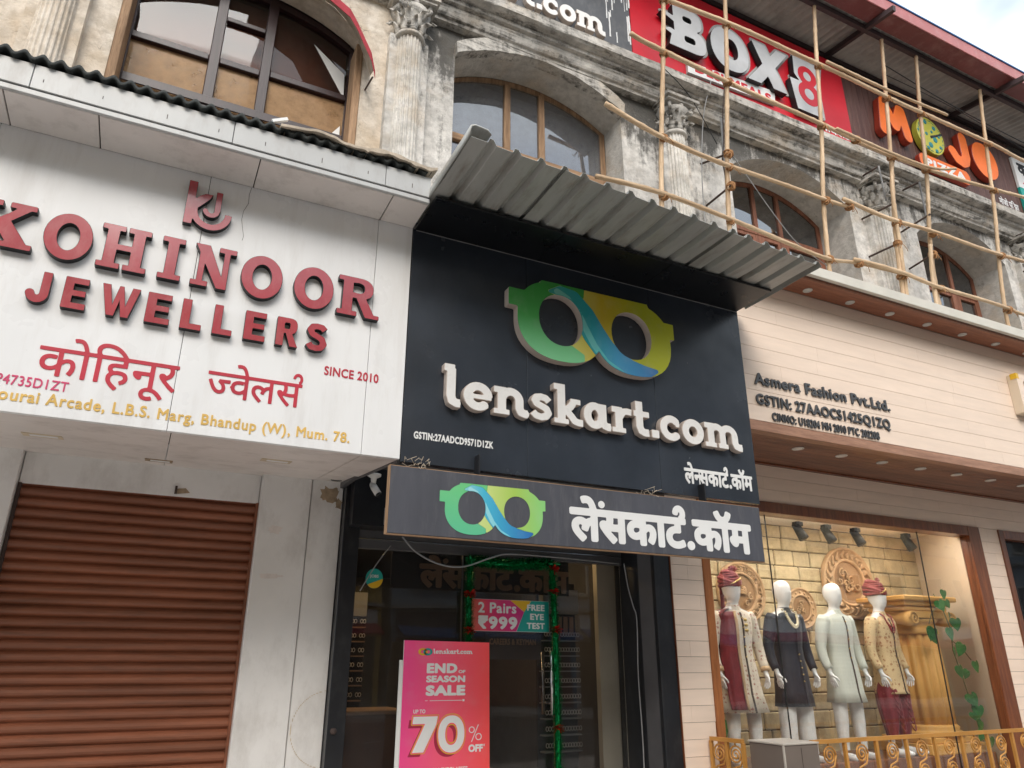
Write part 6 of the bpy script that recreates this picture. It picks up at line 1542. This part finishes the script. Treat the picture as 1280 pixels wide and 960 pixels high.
def mannequin(x, y, rz, label, coat, hem, flare, legs, turban=None, dupatta=False, neck=None, pants=None, open_front=False, cuff=None):
    fz = .57; t = thing('mannequin', label, 'mannequin', (x, y, fz)); t.rotation_euler = (0, 0, rz); t.scale = (KS, KS, KS)
    def P(name, mb, mat, lb=None):
        me = mesh_of(name, mb, mat); o = bpy.data.objects.new(name, me); COL.objects.link(o); o.parent = t; return tags(o, lb)
    b = bpy.data.objects.new('body', BODY); COL.objects.link(b); b.parent = t
    # coat: torso tube from collar to hem, split at the front below the waist
    prof = [(1.565, .075, .066, 0), (1.552, .13, .085, 0), (1.53, .178, .100, 0), (1.49, .205, .116, 0), (1.42, .208, .134, 0), (1.32, .196, .136, 0), (1.18, .174, .125, 0), (1.08, .176, .128, .0), (.98, .19+flare*.1, .142, .006), (.85, .197+flare*.3, .152, .012), (.70, .203+flare*.55, .160, .018), (hem, .212+flare, .166+flare*.4, .024)]
    rings = [ell_ring(0, .0, z, rx, ry, 40, f, 1) for z, rx, ry, f in prof]
    inner = [ell_ring(0, .0, z, rx-.008, ry-.008, 40, f, 1) for z, rx, ry, f in prof[::-1][:3]]
    P('coat', MB().loft(rings+inner, caps=False), coat)
    P('collar', MB().loft([ell_ring(0, -.004, z, r, r*.98, 24) for z, r in ((1.555, .085), (1.60, .068), (1.612, .070), (1.61, .064), (1.56, .07))], caps=False), coat)
    for s in (-1, 1):
        pts = [(s*.175, 0, 1.515), (s*.20, .002, 1.47), (s*.238, .01, 1.37), (s*.268, .014, 1.26), (s*.287, .012, 1.18), (s*.296, -.01, 1.08), (s*.294, -.045, .99), (s*.291, -.068, .945)]
        rr = [.074, .082, .074, .066, .060, .054, .048, .046]
        P('sleeve', MB().tube(pts, [r*(1+.02*math.sin(i*2.7)) for i, r in enumerate(rr)], 16), coat)
        if cuff: P('cuff', MB().tube([(s*.292, -.062, .965), (s*.290, -.075, .925)], .050, 16), cuff)
    # placket and buttons down the front
    fr = [(z, ry*(1+f*math.sin(9*(-PI/2)+1+z*3))) for z, rx, ry, f in prof[2:]]
    P('placket', MB().loft([[(.004+(.02 if z < 1 else 0)*(1.0-z), -r-.006, z), (.016+(.02 if z < 1 else 0)*(1-z), -r-.009, z), (.028+(.02 if z < 1 else 0)*(1-z), -r-.004, z), (.016, -r+.01, z)] for z, r in fr], smooth=False), 'seam_dark' if coat != 'cloth_black' else 'cloth_black')
    def ry_at(z):
        for (za, ra), (zb, rb) in zip(fr, fr[1:]):
            if zb <= z <= za: return rb+(ra-rb)*(z-zb)/(za-zb)
        return fr[0][1]
    for k in range(5): zz = 1.47-k*.10 if coat != 'cloth_black' else 1.10-k*.07; P('button', MB().sphere((.016, -ry_at(zz)-.012, zz), (.010, .007, .010), 8, 5), 'gold_button')
    if coat == 'cloth_ivory':
        for k in range(3):
            for s in (-1, 1): P('brooch', MB().sphere((s*.06, -ry_at(1.45-k*.055)*.93-.010, 1.45-k*.055), (.026, .008, .018), 8, 5), 'gold_button')
    if dupatta:
        # maroon shawl over the right shoulder (viewer's left), front and back panels, gold edge
        def panel(xa, xb, zt, zb, yfun, name, mat, wob=0):
            rings = []
            for i in range(15):
                q = i/14; z = zt+(zb-zt)*q; fl = 1+.55*q*wob; r_ = []
                for j in range(9):
                    u = j/8; xx = xa+(xb-xa)*u; xx = xa+(xx-xa)*fl+(-.06*q*wob if name == 'shawl' else 0)
                    r_.append((xx, yfun(xx, z)-.010*math.sin(u*16+q*2)*(.3+q), z))
                rings.append(r_+[(a, bb+.01, c_) for a, bb, c_ in r_[::-1]])
            return P(name, MB().loft(rings), mat)
        def yf(xx, z):
            ry = ry_at(max(z, hem)) if z < 1.5 else .11; rx = .205+(flare*max(0, (1.0-z)/(1.0-hem)) if z < 1 else 0); q = max(0, 1-(abs(xx)/(rx+.03))**2.3); return -(ry+.014)*q**.45-.012
        panel(-.225, -.085, 1.535, hem+.03, yf, 'shawl', 'cloth_maroon', .35); panel(-.09, -.062, 1.54, hem+.03, lambda a, z: yf(a, z)-.008, 'shawl_border', 'cloth_trim', 0)
        P('shawl_shoulder', MB().loft([[(-.215, .02+.1*math.cos(a), 1.44+.02*0), (-.235+.0, .0+.13*math.cos(a), 1.50), (-.16, .10*math.cos(a), 1.56), (-.085, .08*math.cos(a), 1.575)] for a in [PI*i/8 for i in range(9)]], closed=False, caps=False), 'cloth_maroon')
        panel(-.25, -.10, 1.54, hem+.0, lambda a, z: .15+.03*math.sin(z*5), 'shawl_back', 'cloth_maroon', .5); panel(.13, .30, 1.0, hem-.02, lambda a, z: .13, 'shawl_back', 'cloth_maroon', .9)
        panel(.30, .325, 1.0, hem-.02, lambda a, z: .128, 'shawl_border', 'cloth_trim', .9)
    if neck:
        for q, (w_, d_) in enumerate(neck[1]):
            pts = []
            for i in range(29):
                a = PI*(i/28); xx = w_*math.cos(a); zz = 1.585-d_*math.sin(a)**.9
                pts.append((xx, -ry_at(min(zz, 1.52))*math.sqrt(max(.08, 1-(xx/.21)**2))-.016 if zz < 1.55 else -.06-.05*(1.585-zz)/.035, zz))
            mb = MB()
            if neck[0] == 'pearl': 
                for p_ in pts: mb.sphere(p_, .0125, 8, 5)
            else: mb.tube(pts, .0075, 6)
            P('necklace', mb, neck[0])
    if pants == 'dhoti':
        for s in (-1, 1):
            pr = [(.84, .085, .10), (.78, .095, .11), (.70, .125, .13), (.60, .125, .125), (.48, .11, .112), (.36, .085, .09), (.26, .066, .07), (.18, .055, .058)]
            rings = [ell_ring(s*(.10+.05*(1-z)), -.005, z, rx, ry, 36, .05+.06*(1-z), s*1.2, 7, p=2) for z, rx, ry in pr]
            P('draped_trouser', MB().loft(rings, caps=False), 'cloth_maroon')
            mb = MB()
            for k in range(6): mb.tube([(s*(.10+.05*.2)+.13*math.sin(-.8+q*1.2+k*.1)*.8, -.10-.035*math.cos(q*2-1), .72-k*.075-.08*math.sin(q*PI)) for q in [j/8 for j in range(9)]], [.002]+[.008]*7+[.002], 6)
            P('trouser_folds', mb, 'cloth_maroon')
    elif pants:
        for s in (-1, 1):
            pr = [(.76, .075, .085), (.66, .082, .088), (.52, .074, .08), (.38, .072, .075), (.2, .056, .058), (.10, .05, .055)] if pants == 'slim' else [(.76, .07, .085), (.66, .09, .10), (.52, .09, .10), (.3, .088, .092), (.08, .085, .095)]
            P('trouser', MB().loft([ell_ring(s*(.115+.03*(1-z)), .0, z, rx, ry, 24, .02, z*9, 5, p=2) for z, rx, ry in pr], caps=False), 'cloth_white')
    if pants == 'dhoti' or legs == 'shoe':
        for s in (-1, 1): P('shoe', MB().loft([[(s*.155+w_*math.cos(a), yy+.0, max(.002, .045+h_*math.sin(a))) for a in [2*PI*i/12 for i in range(12)]] for yy, w_, h_ in ((.075, .02, .02), (.06, .046, .05), (.0, .048, .052), (-.08, .052, .042), (-.16, .046, .036), (-.215, .026, .026), (-.24, .008, .01))]), 'white_gloss' if legs != 'shoe' else 'cloth_trim')
    if turban:
        mb = MB(); 
        for k in range(7):
            pts = []; zc = 1.845+.020*k; rr = .110-.0065*k*(k > 2); til = .10 if turban == 1 else -.2
            for i in range(25):
                a = 2*PI*i/24; tilt = (.030-.006*k)*math.cos(a-k*.9)+.02*math.sin(a)
                pts.append((rr*math.cos(a), .006+rr*1.13*math.sin(a), zc+tilt*.9+.012*math.sin(a*2+k)))
            mb.tube(pts, .021, 8, caps=False)
        P('turban_wrap', mb, 'cloth_turban')
        P('turban_crown', MB().sphere((0, .008, 1.93), (.085, .10, .062), 16, 8), 'cloth_turban')
        fan = []
        for j in range(9):
            a = -.9+1.8*j/8; L = .085 if turban == 1 else .07
            fan.append([(.02+math.sin(a)*.015, -.045, 1.95), (.02+math.sin(a)*L*.7, -.05, 1.955+math.cos(a)*L*.7), (.02+math.sin(a)*L, -.05+.012*(j % 2), 1.955+math.cos(a)*L), (.02+math.sin(a)*L*.7, -.035, 1.955+math.cos(a)*L*.7)])
        P('turban_plume', MB().loft(fan, smooth=False), 'cloth_turban')
        if turban == 1: P('turban_tail', MB().loft([[(-.07+dx, .10+.01*math.sin(z*20), z) for dx in (0, .05)]+[(-.02, .115, z), (-.07, .115, z)] for z in (1.86, 1.78, 1.70, 1.62, 1.5)]), 'cloth_turban')
        P('turban_band', MB().tube([(.125*math.sin(a)*.86, -.012-.128*math.cos(a)*.95+.0, 1.86+.045*math.sin(a*1.3)) for a in [-1.2+2.4*i/14 for i in range(15)]], .009, 6), 'gold_button')
mannequin(6.30, 6.98, -.12, 'mannequin in maroon turban, ivory floral long coat and maroon shawl with gold border', 'cloth_ivory', .52, .085, 'bare', 1, True, None, 'slim', cuff='cloth_trim')
mannequin(7.14, 7.02, .02, 'mannequin in black long coat with pearl necklace and white trousers', 'cloth_black', .56, .02, 'bare', None, False, ('pearl', ((.085, .20), (.075, .18))), 'wide')
mannequin(7.96, 6.98, .0, 'mannequin in pale sage grey striped long coat, bareheaded', 'cloth_sage', .59, .03, 'bare', None, False, None, 'slim')
mannequin(8.80, 7.0, .16, 'mannequin in maroon turban, golden floral coat and draped maroon trousers', 'cloth_gold', .67, .02, 'bare', 2, False, ('bead_red', ((.085, .16), (.08, .20), (.075, .23))), 'dhoti')

# ------------------------------------------------------------------ railing and grey cabinet in front of the window
def railing():
    t = thing('railing', 'gold painted iron railing with spiral scrolls in front of the display window', 'railing', (8, 5.72, .13))
    def seg(a, b, n, y=None):
        ax, ay = a; bx, by = b; L = math.hypot(bx-ax, by-ay); ux, uy = (bx-ax)/L, (by-ay)/L
        part(t, 'top_rail', MB().obox(((ax+bx)/2, (ay+by)/2, .925), (ux*L/2, uy*L/2, 0), (-uy*.022, ux*.022, 0), (0, 0, .018)), 'gold_paint')
        part(t, 'bottom_rail', MB().obox(((ax+bx)/2, (ay+by)/2, .22), (ux*L/2, uy*L/2, 0), (-uy*.02, ux*.02, 0), (0, 0, .015)), 'gold_paint')
        for i in range(n+1):
            q = i/n; x, y = ax+(bx-ax)*q, ay+(by-ay)*q
            part(t, 'baluster', MB().obox((x, y, .53), (ux*.016, uy*.016, 0), (-uy*.016, ux*.016, 0), (0, 0, .376)), 'gold_paint')
            if i < n:
                cx, cy = ax+(bx-ax)*(i+.5)/n, ay+(by-ay)*(i+.5)/n; mb = MB()
                for zc, sg, rr in ((.80, 1, .088), (.60, -1, .088)):
                    pts = [(cx+ux*rr*(1-j/34)*math.cos(j*.5)*sg, cy+uy*rr*(1-j/34)*math.cos(j*.5)*sg, zc+rr*(1-j/34)*math.sin(j*.5)*sg) for j in range(30)]
                    mb.tube(pts, .0095, 6)
                mb.tube([(cx+ux*.088, cy+uy*.088, .80), (cx+ux*.05, cy+uy*.05, .71), (cx-ux*.05, cy-uy*.05, .68), (cx-ux*.088, cy-uy*.088, .60)], .0095, 6)
                mb.tube([(cx-ux*.0, cy, .885), (cx, cy, .908)], .009, 6); mb.tube([(cx, cy, .23), (cx, cy, .515)], .009, 6)
                part(t, 'scroll', mb, 'gold_paint')
    seg((5.38, 6.46), (5.43, 6.06), 2); seg((5.96, 5.72), (13.5, 5.80), 17)
    b = thing('metal_cabinet', 'brown grey square metal cabinet standing at the corner of the gold railing', 'cabinet', (5.70, 5.82, .13))
    part(b, 'body', MB().box(5.487, 5.922, 5.60, 6.04, .13, .922, ch=.006), 'box_grey'); part(b, 'lid', MB().box(5.478, 5.931, 5.592, 6.048, .923, .94, ch=.004), 'box_top'); part(b, 'corner_strip', MB().box(5.481, 5.497, 5.594, 5.61, .14, .921), 'box_top')
    part(b, 'door_seam', MB().box(5.70, 5.704, 5.597, 5.599, .2, .9), 'seam_dark')
railing()

# ------------------------------------------------------------------ signboards above the cornice
def upper_signs():
    GY = 7.10
    s = thing('shop_sign', 'dark grey upper signboard with white .com letters and white streaks of flaked paint', 'sign', (3.5, GY, 10.4))
    part(s, 'panel', MB().box(.9, 5.53, GY, GY+.06, 10.435, 12.3, ch=.003), 'grey_sign_dark')
    ch = lens_word('lenskart.com', 1.62, 5.06, 10.545, .315, .035)
    put_letters(s, persp(ch, GY, GY-.08), GY-.08, .08, ('letter_white', 'letter_side'), 'letter', bevel=.004)
    r = random.Random(4)
    for i in range(24):
        x = 4.95+.58*r.random()**.7 if i > 5 else r.uniform(4.2, 5.0); z = r.uniform(10.5, 11.7) if i > 5 else r.uniform(11.1, 11.7); L = r.uniform(.12, .6); w = r.uniform(.003, .010); P = []
        for k in range(8): P.append((x+w*(1+.8*r.random()), z+L*k/7))
        for k in range(8)[::-1]: P.append((x-w*(1+.8*r.random()), z+L*k/7))
        part(s, 'bare_streak', solid([P], GY-.002, .002), ['print_white']*2)
    b = thing('shop_sign', 'red signboard with large silver BOX8 letters and DESI MEALS strip', 'sign', (8, GY, 10.4))
    part(b, 'panel', MB().box(5.545, 10.37, GY, GY+.06, 10.435, 12.28, ch=.003), 'red_print_sign')
    yf = GY-.13; zb, zt = 10.97, 11.90
    def let(gr, name='letter', lb=None, dep=.11):
        c = persp([gr.loops(0, .12)], GY, yf); put_letters(b, c, yf, dep, ('silver_letter', 'black_side'), name, bevel=.004)
        gr2 = gr.loops(.035, .12); put_letters(b, persp([gr2], GY, GY-.02), GY-.018, .016, ('silver_edge', 'silver_edge'), 'letter_outline')
    h = .02
    g = G(6.0, 7.2, 10.8, 12.05, h); g.u(g.rect(6.42, 6.82, 10.97, 11.90)); g.u(g.ell(6.80, 11.22, .27, .25, 2.6)); g.u(g.ell(6.78, 11.68, .24, .22, 2.6))
    g.u(g.poly([(6.16, 11.62), (6.5, 11.47), (6.5, 11.60), (6.3, 11.66)])); g.u(g.poly([(6.2, 11.27), (6.5, 11.15), (6.5, 11.30), (6.33, 11.34)])); g.u(g.poly([(6.29, 10.97), (6.5, 10.97), (6.5, 11.3), (6.36, 11.25)]))
    g.cut(g.rect(6.62, 6.80, 11.60, 11.72, .05)); g.cut(g.rect(6.62, 6.84, 11.16, 11.29, .05)); let(g)
    g = G(7.05, 8.15, 10.8, 12.05, h); g.u(g.ell(7.60, 11.42, .415, .47, 2.2)); g.cut(g.ell(7.63, 11.44, .15, .225, 2.2)); let(g)
    g = G(7.8, 9.1, 10.8, 12.05, h); g.u(g.poly([(8.14, 11.90), (8.46, 11.90), (8.84, 10.95), (8.52, 10.95)])); g.u(g.poly([(8.72, 11.90), (9.0, 11.90), (8.24, 10.95), (7.93, 10.95)])); let(g)
    g = G(8.85, 10.0, 10.6, 12.1, h); g.u(g.poly([(9.13, 11.98), (9.82, 11.96), (9.68, 11.4), (9.68, 10.74), (9.05, 10.74), (8.97, 11.42), (9.2, 11.42), (9.1, 11.55)])); let(g, 'letter_tile')
    g = G(8.95, 9.8, 10.8, 11.95, .015); g.u(g.ell(9.43, 11.60, .225, .225)); g.u(g.ell(9.41, 11.19, .26, .26)); g.cut(g.ell(9.43, 11.60, .095, .105)); g.cut(g.ell(9.41, 11.19, .115, .12))
    put_letters(b, persp([g.loops()], GY, yf-.004), yf-.004, .004, 'red_print_sign', 'numeral')
    part(b, 'strip', solid([[(6.57, 10.455), (8.43, 10.53), (8.47, 10.83), (6.575, 10.68)]], GY-.05, .048), ['print_white', 'silver_edge'])
    put_letters(b, fit(text_loops('DESI MEALS', .045, .06), 6.72, 8.36, 10.52, 10.72), GY-.052, .003, 'red_print_sign', 'lettering', True)
    put_letters(b, fit(deva(['बॉ', ('क', 'half'), 'स', '8'], .03, .03), 9.55, 10.28, 10.47, 10.62), GY-.003, .003, 'print_white', 'hindi_lettering', True)
    m = thing('shop_sign', 'brown boarded signboard with puffy orange letters and a pizza emblem', 'sign', (13, 7.15, 10.5))
    x = 10.375
    while x < 15.5:
        part(m, 'board', MB().box(x+.003, x+.15, 7.15, 7.19, 10.435, 12.28, ch=.004), 'wood_brown_panel'); x += .153
    part(m, 'backing', MB().box(10.375, 18, 7.195, 7.22, 10.435, 12.28), 'purlin_dark')
    yo = 7.15-.14
    def puff(gr, name='letter', mat=('orange_letter', 'orange_dark'), dep=.13, y=yo): put_letters(m, persp([gr.loops(0, .12)], 7.15, y), y, dep, mat, name, bevel=.008)
    g = G(11.1, 12.4, 10.9, 12.2, .02)
    for a, c in (((11.44, 11.22), (11.56, 11.92)), ((11.60, 11.85), (11.80, 11.42)), ((11.80, 11.42), (12.02, 11.88)), ((12.06, 11.88), (12.12, 11.26))): g.u(g.seg(a, c, .25))
    puff(g)
    g = G(12.3, 13.5, 10.95, 12.2, .02); g.u(g.ell(12.86, 11.56, .40, .45)); puff(g, 'pizza_disc', ('pizza_yellow', 'pizza_yellow'), .12)
    gg = G(12.3, 13.5, 10.95, 12.2, .02); gg.u(np.abs(gg.ell(12.86, 11.56, .355, .40))-.008); puff(gg, 'pizza_rim_line', ('teal', 'teal'), .004, yo-.004)
    r = random.Random(2)
    for px, pz, q in ((12.62, 11.72, .06), (12.78, 11.88, .05), (12.74, 11.58, .04), (12.60, 11.45, .05), (12.80, 11.32, .065), (12.98, 11.50, .065), (13.1, 11.35, .04), (12.95, 11.22, .045), (12.70, 11.22, .045), (13.02, 11.80, .05), (12.92, 11.68, .035), (13.12, 11.62, .035), (12.5, 11.6, .03)):
        gg = G(px-.1, px+.1, pz-.1, pz+.1, .012); gg.u(gg.ell(px, pz, q, q*1.05)); puff(gg, 'pizza_spot', ('teal', 'teal'), .004, yo-.004)
    gg = G(12.6, 13.5, 11.3, 12.0, .015); gg.u(gg.poly([(12.84, 11.56), (13.26, 11.76), (13.25, 11.70), (12.86, 11.50)])); puff(gg, 'pizza_cut', ('black_side', 'black_side'), .006, yo-.006)
    g = G(13.2, 14.2, 10.9, 12.2, .02); g.u(g.line([(13.94, 11.90), (13.92, 11.42), (13.86, 11.28), (13.74, 11.22), (13.60, 11.26), (13.50, 11.42)], .27)); puff(g)
    g = G(13.95, 15.2, 10.85, 12.2, .02); g.u(g.ell(14.58, 11.54, .41, .46, 2.15)); puff(g)
    g = G(12.1, 14.1, 10.45, 11.2, .02); g.u(g.rect(12.32, 13.86, 10.66, 11.01, .14)); puff(g, 'pill', ('orange_letter', 'orange_dark'), .10, yo-.01)
    c = fit(text_loops('PIZZA', .05, .1, join=False), 12.50, 13.72, 10.73, 10.93); put_letters(m, persp(c, 7.15, yo-.018), yo-.018, .008, 'print_white', 'lettering')
    put_letters(m, fit(deva(['मो', 'जो', ' ', 'पि', 'झा'], .02, .03), 14.7, 15.35, 10.5, 10.72), 7.147, .003, 'print_white', 'hindi_lettering', True)
    k = thing('shop_sign', 'white signboard with black Hindi and red digits at the far right above the cornice', 'sign', (16.5, 7.1, 10.9))
    part(k, 'panel', MB().box(15.5, 18.5, 7.09, 7.14, 11.15, 11.92), 'print_white'); part(k, 'panel', MB().box(15.5, 18.5, 7.09, 7.14, 10.5, 11.14), 'promo_teal', 'teal lower strip')
    put_letters(k, fit(deva([('क', 'half'), 'स', 'र', 'का'], .045, .03), 15.62, 16.8, 11.50, 11.82), 7.087, .003, 'black_side', 'hindi_lettering', True)
    put_letters(k, fit(text_loops('4345', .05, .05), 15.68, 16.7, 11.2, 11.42), 7.087, .003, 'red_print_sign', 'lettering', True)
    put_letters(k, fit(text_loops('P', .08), 15.7, 15.95, 10.62, 11.0), 7.087, .003, 'black_side', 'lettering', True)
upper_signs()
